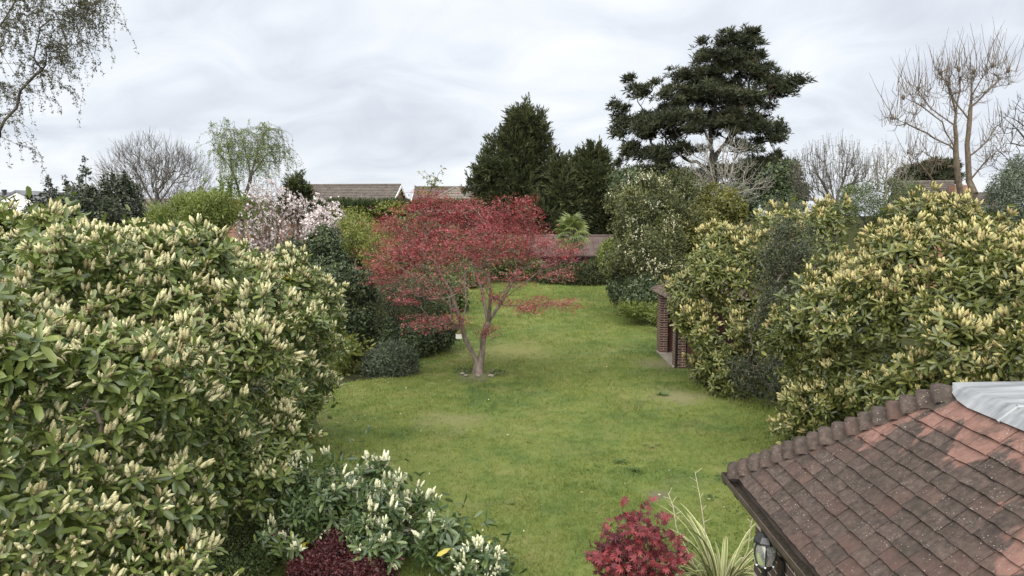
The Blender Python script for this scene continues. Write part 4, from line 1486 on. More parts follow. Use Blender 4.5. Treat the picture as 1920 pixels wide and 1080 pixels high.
def shrub(name, label, lobes, n, base, mat, tm, inner=0.6, seed=1.0, gap=(1.5, -0.8), lump=0.12, up=0.5, spread=0.5, cat='shrub', smin=0.8, smax=1.25, stems=90, depth=0.25, wood='twig', root=0.06, blossoms=None, lf=2.2, group=None, clump=None):
    if clump:
        lobes = sub_lobes(lobes, clump[0], clump[1], 0.3)
    t = thing(name, label, cat, base, group)
    n = int(n * 0.66); smin *= 1.12; smax *= 1.12
    P, Q = lobe_surface(lobes, n, -0.2, lump, lf, seed, gap)
    P = P - Q * (rng.random(len(P)) ** 1.5 * depth)[:, None]
    g = Geo()
    leafy(g, P, Q, tm, up, spread, smin, smax)
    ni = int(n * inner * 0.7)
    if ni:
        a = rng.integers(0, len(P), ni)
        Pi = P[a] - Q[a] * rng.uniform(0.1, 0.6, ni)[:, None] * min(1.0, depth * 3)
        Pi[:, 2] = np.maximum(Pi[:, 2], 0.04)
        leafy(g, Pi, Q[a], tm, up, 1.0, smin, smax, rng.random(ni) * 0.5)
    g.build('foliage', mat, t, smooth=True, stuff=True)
    if stems:
        tips = lobe_volume(lobes, stems, 0.15, 0.35)
        b = np.array(base, float)
        sk = grow([[b, b + np.array([0.02, 0.02, 0.3])]], tips, root, 0.005, 0.25, 0.12)
        g = Geo(); tree_wood(g, sk); g.build('stems', M[wood], t, smooth=True)
    return t, P, Q


def ramp3(a, b, c):
    return [(0.0, a), (0.5, b), (1.0, c)]


def tufts(nl, rad, L, W, seed, k=3, **kw):
    return [cluster(nl, rad, L, W, seed + i, **kw) for i in range(k)]


M['ivy'] = leaf_mat('dark_evergreen', ramp3((0.022, 0.034, 0.018), (0.050, 0.070, 0.030), (0.088, 0.112, 0.045)), 0.55, 0.12, 0.35, noise=0.2)
M['holly'] = leaf_mat('holly_leaf', ramp3((0.016, 0.022, 0.013), (0.034, 0.044, 0.024), (0.066, 0.080, 0.042)), 0.5, 0.1, 0.35)
M['dull'] = leaf_mat('dull_olive_green', ramp3((0.028, 0.036, 0.014), (0.070, 0.080, 0.027), (0.14, 0.142, 0.05)), 0.6, 0.2, noise=0.3)
M['twiggy_leaf'] = leaf_mat('small_grey_leaf', ramp3((0.020, 0.027, 0.014), (0.046, 0.058, 0.028), (0.095, 0.108, 0.06)), 0.6, 0.15)
M['mid'] = leaf_mat('mid_green', ramp3((0.035, 0.055, 0.018), (0.07, 0.10, 0.03), (0.13, 0.16, 0.05)), 0.55, 0.2, noise=0.2)
M['fresh'] = leaf_mat('fresh_green', ramp3((0.07, 0.10, 0.022), (0.125, 0.155, 0.035), (0.185, 0.21, 0.055)), 0.55, 0.25, noise=0.15)
M['greygreen'] = leaf_mat('grey_green', ramp3((0.040, 0.055, 0.036), (0.070, 0.090, 0.055), (0.12, 0.145, 0.09)), 0.6, 0.15, noise=0.15)
M['olive'] = leaf_mat('olive_green', ramp3((0.06, 0.065, 0.018), (0.105, 0.11, 0.026), (0.17, 0.155, 0.04)), 0.55, 0.25, noise=0.2)
M['barberry'] = leaf_mat('dark_red_leaf', ramp3((0.030, 0.008, 0.010), (0.065, 0.016, 0.018), (0.125, 0.032, 0.034)), 0.5, 0.15, tcol=(1.4, 0.5, 0.5), noise=0.2)
M['conifer'] = leaf_mat('conifer_green', ramp3((0.020, 0.026, 0.012), (0.042, 0.050, 0.020), (0.075, 0.082, 0.032)), 0.7, 0.08, 0.2, noise=0.15)
M['hedge'] = leaf_mat('hedge_green', ramp3((0.018, 0.028, 0.012), (0.036, 0.052, 0.018), (0.062, 0.080, 0.028)), 0.7, 0.08, 0.2)
M['yellowgreen'] = leaf_mat('yellow_green', ramp3((0.08, 0.10, 0.02), (0.13, 0.15, 0.03), (0.20, 0.20, 0.05)), 0.55, 0.25, noise=0.15)
M['blossom_white'] = leaf_mat('white_blossom', ramp3((0.28, 0.28, 0.16), (0.42, 0.40, 0.27), (0.55, 0.52, 0.40)), 0.7, 0.2, 0.2, tcol=(1, 1, 1))
M['blossom_pink'] = leaf_mat('pink_white_blossom', ramp3((0.36, 0.29, 0.285), (0.54, 0.475, 0.465), (0.70, 0.66, 0.65)), 0.7, 0.25, 0.2, tcol=(1, 1, 1))

small = tufts(9, 0.09, 0.075, 0.045, 100)
smaller = tufts(12, 0.08, 0.05, 0.022, 120)
fine = tufts(12, 0.10, 0.10, 0.018, 140, up=0.9)
medium = tufts(8, 0.13, 0.13, 0.06, 160)

# left border, behind the laurel
shrub('evergreen_shrub', 'big round clipped dark evergreen shrub beside the left laurel', [((-5.66, 21.50, 2.14), (1.42, 1.50, 1.54)), ((-6.48, 22.00, 2.42), (1.03, 1.30, 1.24)), ((-5.10, 21.00, 1.23), (0.98, 1.20, 1.11)), ((-5.90, 21.50, 0.49), (1.29, 1.20, 0.73))], 3800, (-5.7, 21.6, 0), M['ivy'], tufts(10, 0.10, 0.085, 0.05, 180), seed=1.5, lump=0.10, depth=0.18, gap=None, clump=(30, 0.4))
shrub('lavender_bush', 'low grey green mounded bush at the lawn edge left of the maple', [((-3.42, 19.30, 0.26), (0.64, 0.55, 0.44))], 1500, (-3.35, 19.4, 0), M['greygreen'], fine, seed=2.0, lump=0.08, depth=0.2, up=0.9, gap=None, stems=60, clump=(16, 0.2))
shrub('ivy_shrub', 'dark ivy covered shrub in the shade left of the maple trunk', [((-3.16, 21.80, 0.44), (0.79, 0.80, 0.56)), ((-2.40, 22.50, 0.57), (0.54, 0.80, 0.51)), ((-3.93, 21.50, 0.49), (0.48, 0.60, 0.73))], 2600, (-3.2, 22.0, 0), M['ivy'], small, seed=2.3, lump=0.10, depth=0.2, stems=50)
shrub('twiggy_bush', 'brown twiggy bush under the left side of the maple crown', [((-3.75, 22.50, 1.52), (0.68, 0.90, 1.02)), ((-3.03, 23.50, 1.57), (0.88, 1.00, 0.88))], 900, (-3.8, 22.8, 0), M['ivy'], smaller, seed=2.9, lump=0.15, depth=0.4, stems=700, gap=(1.5, -0.1), root=0.04)
shrub('pale_leaved_shrub', 'pale leaved thin shrub between the laurel and the low grey bush', [((-4.51, 19.20, 0.76), (0.52, 0.50, 0.20)), ((-4.77, 19.50, 0.10), (0.38, 0.40, 0.38))], 150, (-4.6, 19.5, 0), M['yellowgreen'], medium, seed=3.3, lump=0.06, depth=0.1, stems=90, root=0.03, inner=0.1)
shrub('yellow_green_shrub', 'loose yellow green shrub behind the round evergreen left of the maple', [((-6.31, 30.00, 3.28), (0.95, 1.20, 0.68)), ((-5.24, 29.00, 2.67), (0.78, 1.20, 1.09)), ((-6.96, 31.00, 3.94), (0.70, 1.00, 0.33))], 1700, (-6.0, 30, 0), M['yellowgreen'], smaller, seed=3.7, lump=0.2, depth=0.4, stems=300, smin=1.2, smax=1.8)
shrub('privet_bush', 'bright green feathery rounded bush below the far birch', [((-13.37, 30.00, 3.96), (1.53, 1.80, 0.86)), ((-14.62, 30.00, 3.62), (0.90, 1.40, 0.63))], 1800, (-13.0, 30, 0), M['fresh'], fine, seed=4.4, lump=0.12, clump=(18, 0.6), depth=0.25, up=0.8, smin=1.4, smax=2.2, gap=None)

# holly with spires behind the left laurel: dark sprays on upright leaders
t = thing('holly_tree', 'dark glossy holly with upright spires behind the left laurel', 'tree', (-12.3, 20.5, 0))
hol = [((-12.22, 20.50, 3.79), (1.31, 1.40, 0.96)), ((-11.73, 21.00, 3.93), (0.79, 1.30, 1.04)), ((-13.07, 20.50, 3.79), (0.92, 1.20, 0.69))]
hol = sub_lobes(hol, 20, 0.3, 0.4, (1, 1, 1.8))
P, Q = lobe_surface(hol, 1900, -0.4, 0.15, 2.0, 5.1, None)
g = Geo(); leafy(g, P, Q, tufts(9, 0.10, 0.085, 0.045, 210), 0.7, 0.5, 0.9, 1.4)
wood = Geo()
for (tip, ln, wd) in (((-12.07, 20.30, 6.02), 2.0, 0.40), ((-12.94, 20.00, 5.41), 1.0, 0.24), ((-12.71, 20.40, 5.49), 1.1, 0.22), ((-12.61, 20.60, 5.24), 0.9, 0.22), ((-13.33, 19.80, 5.11), 0.7, 0.16), ((-11.36, 21.00, 5.64), 1.6, 0.34), ((-11.79, 21.20, 5.53), 1.5, 0.40), ((-11.48, 20.90, 5.25), 1.4, 0.45), ((-11.93, 20.40, 5.16), 1.2, 0.4), ((-12.41, 20.60, 5.47), 1.5, 0.5), ((-11.94, 20.80, 5.02), 1.1, 0.4), ((-11.28, 21.20, 5.16), 1.2, 0.4), ((-12.86, 20.20, 5.15), 1.0, 0.35), ((-13.20, 20.00, 4.97), 0.9, 0.3), ((-11.08, 21.20, 4.64), 1.0, 0.4)):
    tip = np.array(tip)
    tubes(wood, [tip - [0, 0, ln + 0.8]], [tip], np.array([.022]), np.array([.006]), 4)
    k = int(60 * ln)
    q = rng.random(k) ** 0.75
    a = rng.random(k) * 6.28
    PP = tip + np.stack([np.cos(a) * wd * q, np.sin(a) * wd * q, -ln * q], 1)
    leafy(g, PP, np.stack([np.cos(a), np.sin(a), np.full(k, 1.0)], 1), tufts(6, 0.05, 0.085, 0.04, 220), 0.8, 0.3, 0.9, 1.3)
g.build('crown', M['holly'], t, smooth=True, stuff=True)
sk = grow([[(-12.3, 20.5, 0), (-12.3, 20.5, 3.2)]], lobe_volume(hol, 60, 1, .4), 0.12, 0.008)
tree_wood(wood, sk); wood.build('trunk', M['bark_dark'], t, smooth=True)

# right border
shrub('twiggy_dark_shrub', 'dark small leaved twiggy shrub wedged between the two right laurels', [((5.85, 15.9, 1.5), (0.8, 0.7, 1.6)), ((6.4, 16.0, 3.0), (0.8, 0.7, 1.35))], 2100, (6.2, 16.0, 0), M['twiggy_leaf'], smaller, seed=5.5, lump=0.2, depth=0.5, stems=900, root=0.05, smin=0.6, smax=1.0, clump=(26, 0.3), gap=(2.4, -0.3), wood='bark_grey')
_, P, Q = shrub('flowering_shrub', 'tall shrub with arching white blossom sprays at the right lawn edge', [((5.68, 31.00, 4.40), (1.45, 2.00, 1.75)), ((5.75, 30.00, 2.83), (1.53, 2.00, 1.58)), ((6.14, 29.00, 1.35), (1.13, 1.50, 1.20)), ((5.33, 30.00, 1.25), (0.95, 1.20, 1.13)), ((5.02, 32.00, 4.64), (0.77, 1.50, 0.96)), ((7.29, 32.00, 4.88), (0.96, 1.50, 1.08))], 4800, (5.8, 30, 0), M['dull'], tufts(9, 0.14, 0.10, 0.045, 230), seed=6.2, lump=0.45, gap=(0.9, -0.45), clump=(50, 0.55), depth=0.5, smin=0.9, smax=1.4, lf=1.6)
sp = bpy.data.objects['flowering_shrub']
g = Geo()
for (px0, b) in (((4.61, 31.00, 5.90), (6.15, 29.50, 5.50)), ((5.41, 29.00, 4.73), (6.48, 28.40, 4.24)), ((4.56, 29.00, 3.97), (5.04, 28.00, 3.36)), ((4.81, 28.50, 3.55), (5.36, 28.00, 3.25)), ((4.36, 29.00, 2.78), (5.05, 28.00, 2.98)), ((4.72, 28.50, 2.48), (5.58, 28.00, 2.66)), ((4.97, 28.00, 1.88), (5.93, 27.60, 2.34)), ((6.25, 30.00, 5.74), (6.92, 29.00, 5.16)), ((4.39, 31.00, 5.09), (5.14, 30.00, 5.29)), ((5.29, 28.00, 1.46), (6.63, 27.50, 2.55)), ((6.09, 28.50, 3.87), (6.68, 28.30, 3.77)), ((5.00, 30.50, 5.65), (5.91, 30.00, 5.96)), ((5.36, 27.90, 2.21), (5.65, 27.70, 1.91))):
    a, b = np.array(px0), np.array(b)
    k = 14
    t_ = rng.random(k)
    PP = a + (b - a) * t_[:, None] + rng.normal(size=(k, 3)) * 0.14 + np.array([0, 0, 0.22]) * np.sin(PI * t_)[:, None]
    leafy(g, PP, np.tile([[0, -.3, 1.0]], (k, 1)), tufts(5, 0.05, 0.06, 0.045, 240), 0.5, 0.6, 0.8, 1.4)
g.build('blossom', M['blossom_white'], sp, smooth=True, stuff=True)
shrub('golden_maple', 'olive yellow rounded maple behind the right hand laurel', [((8.77, 33.00, 4.04), (1.44, 1.80, 1.04)), ((9.52, 33.50, 4.53), (1.01, 1.50, 0.88)), ((7.92, 32.00, 3.45), (1.01, 1.50, 0.96))], 2600, (8.9, 33, 0), M['olive'], tufts(9, 0.16, 0.10, 0.06, 250, flat=0.5), seed=6.9, lump=0.25, clump=(24, 0.5), depth=0.3, cat='tree', smin=1.0, smax=1.5, wood='bark_dark', root=0.10)
shrub('clipped_bush', 'bright yellow green round bush at the far right end of the lawn', [((5.09, 36.00, 2.17), (0.65, 0.80, 0.92)), ((5.43, 36.00, 1.71), (0.60, 0.70, 0.81))], 1500, (5.2, 36.3, 0), M['fresh'], small, seed=7.1, lump=0.08, depth=0.1, gap=None, stems=30, smin=1.1, smax=1.6)
shrub('dark_undershrub', 'dark evergreen low down under the blossom shrub at the lawn edge', [((5.03, 30.50, 1.24), (0.78, 1.00, 0.83)), ((5.39, 28.50, 1.08), (0.86, 1.00, 0.69))], 2200, (5.2, 30.6, 0), M['ivy'], small, seed=7.4, lump=0.12, depth=0.2, gap=None, stems=30, smin=1.2, smax=1.7)
shrub('cow_parsley', 'soft green leafy perennials at the foot of the dark undershrub', [((5.10, 28.00, 0.65), (0.72, 0.80, 0.21)), ((5.43, 26.00, 0.68), (0.31, 0.50, 0.27))], 900, (5.0, 27.6, 0), M['fresh'], fine, seed=7.7, lump=0.08, depth=0.1, gap=None, stems=0, up=1.0, cat='plant', smin=1.0, smax=1.6)
shrub('spreading_juniper', 'low spreading dark juniper in front of the outbuilding', [((4.20, 44.50, 0.47), (1.94, 1.60, 0.60)), ((5.43, 45.00, 0.69), (0.95, 1.30, 0.74)), ((2.69, 44.50, 0.33), (1.00, 1.20, 0.43))], 1300, (4.2, 44.8, 0), M['conifer'], tufts(14, 0.14, 0.26, 0.035, 260, flat=0.35), seed=8.1, lump=0.15, depth=0.2, up=0.2, gap=None, stems=30, smin=1.0, smax=1.5)
shrub('border_bush', 'dark bushes under the maple crown at the far left lawn edge', [((-3.15, 32.00, 0.55), (1.20, 1.20, 0.82)), ((-4.11, 34.00, 0.83), (1.28, 1.40, 1.02)), ((-2.85, 42.00, 0.62), (1.26, 1.40, 0.82))], 2600, (-3.4, 33, 0), M['mid'], small, seed=8.5, lump=0.2, depth=0.3, smin=1.4, smax=2.0)
shrub('border_bush', 'green bushes in front of the outbuilding seen through the maple crown', [((-2.06, 45.50, 1.34), (1.88, 1.20, 0.96)), ((-4.11, 45.50, 2.03), (2.05, 1.40, 1.54)), ((-6.49, 45.50, 2.71), (2.05, 1.40, 1.54)), ((-0.34, 45.40, 1.69), (1.30, 1.00, 1.43)), ((1.03, 45.40, 1.00), (0.89, 0.90, 0.75))], 2600, (-3.5, 45.5, 0), M['mid'], small, seed=8.8, lump=0.2, depth=0.3, smin=1.8, smax=2.6)

# foreground
shrub('red_barberry', 'dark red dwarf barberry mound in front of the white spiked laurel', [((-2.08, 8.00, 0.25), (0.59, 0.55, 0.37)), ((-1.68, 7.90, 0.21), (0.33, 0.45, 0.30))], 2600, (-2.1, 8.05, 0), M['barberry'], tufts(10, 0.045, 0.026, 0.016, 280), seed=9.0, lump=0.05, depth=0.12, clump=(26, 0.08), gap=None, stems=40, root=0.03, lf=5)
shrub('cotoneaster_carpet', 'low green ground cover left of the red barberry', [((-3.59, 8.60, -0.01), (0.71, 0.80, 0.23)), ((-3.61, 9.40, 0.00), (0.49, 0.60, 0.16)), ((-3.95, 8.20, -0.01), (0.49, 0.60, 0.18))], 2600, (-3.5, 8.7, 0), M['mid'], tufts(10, 0.05, 0.034, 0.02, 290), seed=9.2, lump=0.06, depth=0.08, gap=None, stems=40, root=0.02, cat='ground cover', lf=4)

# ------------------------------------------------------------------ small red maple at the front right, leaf by leaf
M['red_leaf'] = leaf_mat('wine_red_leaf', ramp3((0.05, 0.008, 0.012), (0.10, 0.015, 0.022), (0.20, 0.036, 0.045)), 0.45, 0.25, 0.4, tcol=(1.5, 0.35, 0.35))
M['red_leaf_o'] = leaf_mat('wine_red_leaf_single', ramp3((0.075, 0.012, 0.016), (0.155, 0.022, 0.028), (0.27, 0.05, 0.055)), 0.45, 0.25, 0.4, obj=True, tcol=(1.5, 0.35, 0.35))


def palmate(nl=7, sz=1.0, seed=0):
    V, F = [(0, 0, 0)], []
    rr = random.Random(seed)
    for i in range(nl):
        a = R(-105 + 210 * i / (nl - 1))
        L = sz * (0.55 + 0.45 * math.cos(a * 0.75)) * rr.uniform(0.92, 1.08)
        d = Vector((math.cos(a), math.sin(a), 0)); s_ = Vector((-d.y, d.x, 0)) * L * 0.13
        k = len(V)
        V += [tuple(d * L * .45 + s_ + Vector((0, 0, .02))), tuple(d * L * .5 + Vector((0, 0, -.03))), tuple(d * L * .45 - s_ + Vector((0, 0, .02))), tuple(d * L + Vector((0, 0, -.16 * sz)))]
        F += [(0, k + 1, k), (0, k + 2, k + 1), (k, k + 1, k + 3), (k + 1, k + 2, k + 3)]
    return Tmpl(V, F)


rm_lobes = [((0.99, 7.00, 0.89), (0.21, 0.30, 0.14)), ((1.30, 7.00, 0.78), (0.46, 0.42, 0.27)), ((1.23, 7.10, 1.08), (0.31, 0.34, 0.19)), ((1.62, 7.00, 0.95), (0.22, 0.30, 0.21)), ((1.33, 7.00, 0.49), (0.47, 0.40, 0.26)), ((1.60, 7.10, 1.24), (0.09, 0.12, 0.06)), ((1.23, 7.10, 1.24), (0.14, 0.14, 0.07))]
rb = (1.35, 7.1, 0.0)
rmt = thing('red_japanese_maple', 'small wine red Japanese maple beside the striped phormium', 'shrub', rb)
P = lobe_volume(rm_lobes, 850, 0.2, 0.1)
spr = []
for q in range(34):                                    # loose sprigs reaching out of the mass
    o_ = P[rng.integers(0, len(P))]
    d_ = unit(np.array([[rng.normal() * .8, rng.normal() * .5 - .2, abs(rng.normal()) * .6 + .25]]))[0]
    for t_ in np.linspace(.06, .30, 6):
        spr.append(o_ + d_ * t_ + rng.normal(size=3) * .025)
P = np.concatenate([P, np.array(spr)])
sk = grow([[rb, (1.33, 7.1, 0.45)]], P, 0.028, 0.0022, 0.3, 0.1)
g = Geo(); tree_wood(g, sk); g.build('branches', M['bark_dark'], rmt, smooth=True)
ax = unit(rng.normal(size=P.shape) * 0.6 + np.array([0, -0.35, 1.0]))
Fm = frames(ax, scale=rng.uniform(0.05, 0.085, len(P)))
order = np.argsort(P[:, 1] - 0.3 * P[:, 2])
pm = [palmate(7, 1.0, s_).mesh('leaf', M['red_leaf_o']) for s_ in range(4)]
for q in order[:300]:
    put('leaf', pm[q % 4], Matrix([[*Fm[q][0], P[q][0]], [*Fm[q][1], P[q][1]], [*Fm[q][2], P[q][2]], [0, 0, 0, 1]]), rmt)
g = Geo(); g.scatter(palmate(7, 1.0, 9), Fm[order[300:]], P[order[300:]])
g.build('foliage', M['red_leaf'], rmt, stuff=True)

# ------------------------------------------------------------------ striped phormium with dry flower stems


def stripe_mat():
    m, n, l, b, out = new_mat('striped_blade')
    tcx = N(n, 'ShaderNodeAttribute', attribute_name='across')
    r = ramp(n, [(0.0, (0.40, 0.38, 0.17)), (0.18, (0.38, 0.36, 0.15)), (0.26, (0.10, 0.14, 0.04)), (0.74, (0.12, 0.16, 0.05)), (0.82, (0.38, 0.36, 0.15)), (1.0, (0.42, 0.40, 0.19))])
    l.new(tcx.outputs['Fac'], r.inputs[0])
    oi = N(n, 'ShaderNodeObjectInfo')
    mr = N(n, 'ShaderNodeMapRange', n_3=0.6, n_4=1.05); l.new(oi.outputs['Random'], mr.inputs[0])
    mm = N(n, 'ShaderNodeVectorMath', operation='SCALE'); l.new(r.outputs[0], mm.inputs[0]); l.new(mr.outputs[0], mm.inputs['Scale'])
    l.new(mm.outputs[0], b.inputs['Base Color'])
    b.inputs['Roughness'].default_value = 0.45
    return m


M['stripe'] = stripe_mat()
pb = Vector(((2.35, 7.60, 0.29)[0], 7.6, 0.0))
ph = thing('phormium', 'cream and green striped phormium clump beside the garage lantern', 'plant', tuple(pb))


def blade(L, W, bend, seed):
    """arching strap leaf growing up +Z and bending to +X"""
    V, F, acr = [], [], []
    n = 9
    x = z = 0.0; a = 0.06
    xs = (-1, -0.45, 0, 0.45, 1)
    for i in range(n + 1):
        t = i / n
        w = W * (0.55 + 0.9 * t) * (1 - t ** 3.5) + 0.0008
        for q in xs:
            V.append((x - abs(q) * 0.25 * w * math.cos(a), q * w / 2, z + abs(q) * 0.25 * w * math.sin(a))); acr.append((q + 1) / 2)
        a += bend / n * (0.4 + 1.4 * t)
        x += L / n * math.sin(a); z += L / n * math.cos(a)
    for i in range(n):
        for j in range(4):
            k = i * 5 + j
            F.append((k, k + 1, k + 6, k + 5))
    me = bpy.data.meshes.new('blade')
    me.from_pydata(V, [], F)
    at_ = me.attributes.new('across', 'FLOAT', 'POINT'); at_.data.foreach_set('value', acr)
    me.materials.append(M['stripe'])
    me.shade_smooth()
    return me


bls = [blade(L * 0.95, W * 1.1, b * 1.3, i) for i, (L, W, b) in enumerate([(1.15, .034, 1.2), (1.0, .032, 1.8), (1.3, .036, 0.8), (0.9, .03, 2.3), (1.1, .034, 1.5), (1.2, .033, 2.0), (0.8, 0.028, 1.0)])]
for k in range(210):
    a = k * 2.39996 + random.uniform(-.3, .3)
    tl = abs(random.gauss(0.4, 0.28))
    r = random.uniform(0.01, 0.14)
    m = Matrix.Translation(pb + Vector((r * math.cos(a), r * math.sin(a), 0.02))) @ Matrix.Rotation(a, 4, 'Z') @ Matrix.Rotation(tl, 4, 'Y') @ Matrix.Rotation(random.uniform(-.5, .5), 4, 'Z') @ Matrix.Scale(random.uniform(0.72, 1.08), 4)
    put('blade', random.choice(bls), m, ph)
M['dry_stem'] = noise_mat('dry_stem', (0.30, 0.27, 0.18), (0.46, 0.42, 0.30), 20, 0.9)
for pts in (((2.16, 7.60, 0.84), (2.10, 7.65, 1.26), (2.05, 7.70, 1.53)), ((1.86, 7.70, 0.86), (1.83, 7.75, 1.09), (1.78, 7.80, 1.23)), ((2.61, 7.50, 0.71), (2.63, 7.50, 0.98), (2.66, 7.50, 1.13))):
    pts = [np.array((pb.x + (pts[0][0] - pb.x) * 0.2, pb.y, 0.05))] + [np.array(p) for p in pts]
    g = Geo(); n_ = len(pts) - 1
    tubes(g, pts[:-1], pts[1:], np.array([.008, .006, .005])[:n_], np.array([.006, .005, .003])[:n_], 5)
    for t_ in np.linspace(0.15, 0.95, 6):
        a, b = (pts[-2], pts[-1]) if t_ > .5 else (pts[-3], pts[-2])
        p = a + (b - a) * ((t_ * 2) % 1.0)
        sg = random.choice((-1, 1))
        tubes(g, [p], [p + np.array([sg * random.uniform(.03, .09), random.uniform(-.03, .03), random.uniform(.03, .07)])], np.array([.003]), np.array([.002]), 4)
    g.build('flower_stem', M['dry_stem'], ph)
# ------------------------------------------------------------------ the red maple on the lawn
M['maple_leaf'] = leaf_mat('crimson_leaf', ramp3((0.10, 0.020, 0.026), (0.265, 0.072, 0.078), (0.40, 0.155, 0.155)), 0.5, 0.32, 0.3, tcol=(1.5, 0.45, 0.42), noise=0.3, nscale=1.3)  # noise paints light and dark shading variation into the crown's leaf colour
MB_ = (-0.92, 19.2, 0.0)
mp_t = thing('red_maple', 'spreading crimson Japanese maple with forked trunk in the middle of the lawn', 'tree', MB_)
pads_w = [((-1.90, 19.60, 4.43), (0.77, 0.68, 0.32)), ((-2.35, 19.70, 4.67), (0.36, 0.31, 0.21)), ((-2.82, 19.30, 4.04), (0.75, 0.68, 0.32)), ((-0.96, 19.80, 3.96), (1.04, 0.91, 0.45)), ((0.36, 19.00, 4.46), (0.29, 0.26, 0.21)), ((-0.29, 19.50, 4.33), (0.29, 0.26, 0.32)), ((0.22, 19.50, 4.04), (0.62, 0.55, 0.23)), ((-3.49, 19.80, 4.03), (0.36, 0.31, 0.15)), ((-3.63, 19.10, 3.09), (0.46, 0.42, 0.37)), ((-2.64, 18.50, 3.30), (0.86, 0.81, 0.33)), ((-1.50, 18.10, 3.46), (0.84, 0.81, 0.35)), ((-0.48, 18.30, 3.56), (0.83, 0.78, 0.33)), ((0.58, 19.30, 3.39), (0.75, 0.68, 0.29)), ((1.47, 19.60, 3.32), (0.44, 0.39, 0.16)), ((1.00, 18.90, 2.99), (0.63, 0.57, 0.14)), ((1.19, 18.50, 2.79), (0.45, 0.42, 0.11)), ((-3.12, 18.40, 2.75), (0.55, 0.52, 0.19)), ((-2.14, 17.70, 2.88), (0.60, 0.59, 0.21)), ((-2.60, 18.10, 2.29), (0.57, 0.55, 0.14)), ((-1.53, 17.60, 2.62), (0.64, 0.63, 0.24)), ((-0.73, 17.50, 2.89), (0.59, 0.59, 0.21)), ((0.00, 17.80, 2.80), (0.60, 0.59, 0.17)), ((-2.16, 17.80, 1.63), (0.54, 0.52, 0.11)), ((-1.53, 18.30, 1.60), (0.36, 0.34, 0.11)), ((-0.34, 18.00, 2.23), (0.35, 0.34, 0.12)), ((0.75, 17.90, 2.14), (0.40, 0.39, 0.08)), ((0.33, 17.60, 2.04), (0.29, 0.29, 0.09)), ((1.41, 18.30, 2.06), (0.30, 0.29, 0.08)), ((-2.17, 20.70, 3.79), (0.78, 0.65, 0.34)), ((-0.62, 20.80, 3.78), (0.94, 0.78, 0.38)), ((-3.10, 20.60, 3.33), (0.62, 0.52, 0.34)), ((0.62, 20.80, 3.55), (0.63, 0.52, 0.28)), ((-1.21, 20.30, 4.48), (0.46, 0.39, 0.18)), ((-0.65, 18.90, 1.26), (0.14, 0.13, 0.07))]
Pm = []
for (c, r) in pads_w:
    r = (r[0] * 1.05, r[1], r[2] * 1.85)
    k = int(30 + 190 * r[0] * r[2])
    k = int(k * (1.25 if c[2] > 3.2 else 0.8))
    Pm.append(np.array(c) + rand_unit(k) * (rng.random(k) ** 0.4)[:, None] * np.array(r))
Pm = np.concatenate(Pm)
trunks = [[MB_, (-0.98, 19.20, 0.35), (-1.25, 19.10, 0.93), (-1.36, 19.00, 1.39), (-1.46, 18.90, 1.76), (-1.65, 19.00, 2.33), (-2.10, 19.20, 3.11)],
          [(-0.90, 19.20, 0.17), (-0.81, 19.30, 0.67), (-0.79, 19.30, 1.04), (-0.66, 19.40, 1.40), (-0.37, 19.50, 1.83), (0.00, 19.50, 2.50), (0.58, 19.40, 3.10)],
          [(-1.36, 19.00, 1.39), (-1.26, 19.40, 1.92), (-1.31, 19.70, 2.63), (-1.37, 19.80, 3.52)],
          [(-1.46, 18.90, 1.76), (-1.88, 18.40, 2.19), (-2.47, 18.20, 2.76), (-3.22, 18.60, 3.15)],
          [(-0.66, 19.40, 1.40), (-0.58, 19.00, 2.11), (-0.64, 18.80, 2.99), (-0.43, 19.00, 3.84)],
          [(-0.66, 19.40, 1.40), (-0.83, 19.90, 2.16), (-1.08, 20.40, 2.87), (-1.24, 20.60, 3.79)],
          [(-0.37, 19.50, 1.83), (0.07, 18.90, 2.34), (0.70, 18.60, 2.87), (1.28, 18.90, 3.30)],
          [(-1.46, 18.90, 1.55), (-1.80, 18.20, 1.65), (-2.16, 17.80, 1.63)]]
sk = grow(trunks, Pm, 0.105, 0.003, 0.22, 0.09)
g = Geo(); tree_wood(g, sk); flare(g, MB_, 0.13, 0.28)
g.build('trunk', M['bark_maple'], mp_t, smooth=True)
tri3 = Tmpl([(0, 0, 0), (0.6, 0.46, 0.03), (0.42, 0.12, -0.02), (1.0, 0, -0.12), (0.42, -0.12, -0.02), (0.6, -0.46, 0.03)], [(0, 2, 1), (0, 4, 3, 2), (0, 5, 4)])
ts = []
for s_ in range(4):
    rr = random.Random(300 + s_); q = []
    for i in range(8):
        d = Vector((rr.gauss(0, 1), rr.gauss(0, 1), rr.gauss(-0.1, 0.35))).normalized()
        q.append(xf(tri3, Matrix.Translation((rr.uniform(-.13, .13), rr.uniform(-.13, .13), rr.uniform(-.035, .035))) @ d.to_track_quat('X', 'Z').to_matrix().to_4x4() @ Matrix.Scale(rr.uniform(.042, .07), 4)))
    ts.append(merge(q))
k = 5700
wgt = np.where((Pm[:, 2] > 3.15) | (Pm[:, 0] < -2.9) | (Pm[:, 2] < 2.2), 1.0, 0.42); wgt /= wgt.sum()
a = rng.choice(len(Pm), k, p=wgt)
PP = Pm[a] + rng.normal(size=(k, 3)) * np.array([0.15, 0.15, 0.07])
g = Geo(); leafy(g, PP, np.tile([[0, 0, 1.0]], (k, 1)), ts, 0.6, 0.16, 0.85, 1.3)
g.build('crown', M['maple_leaf'], mp_t, stuff=True)
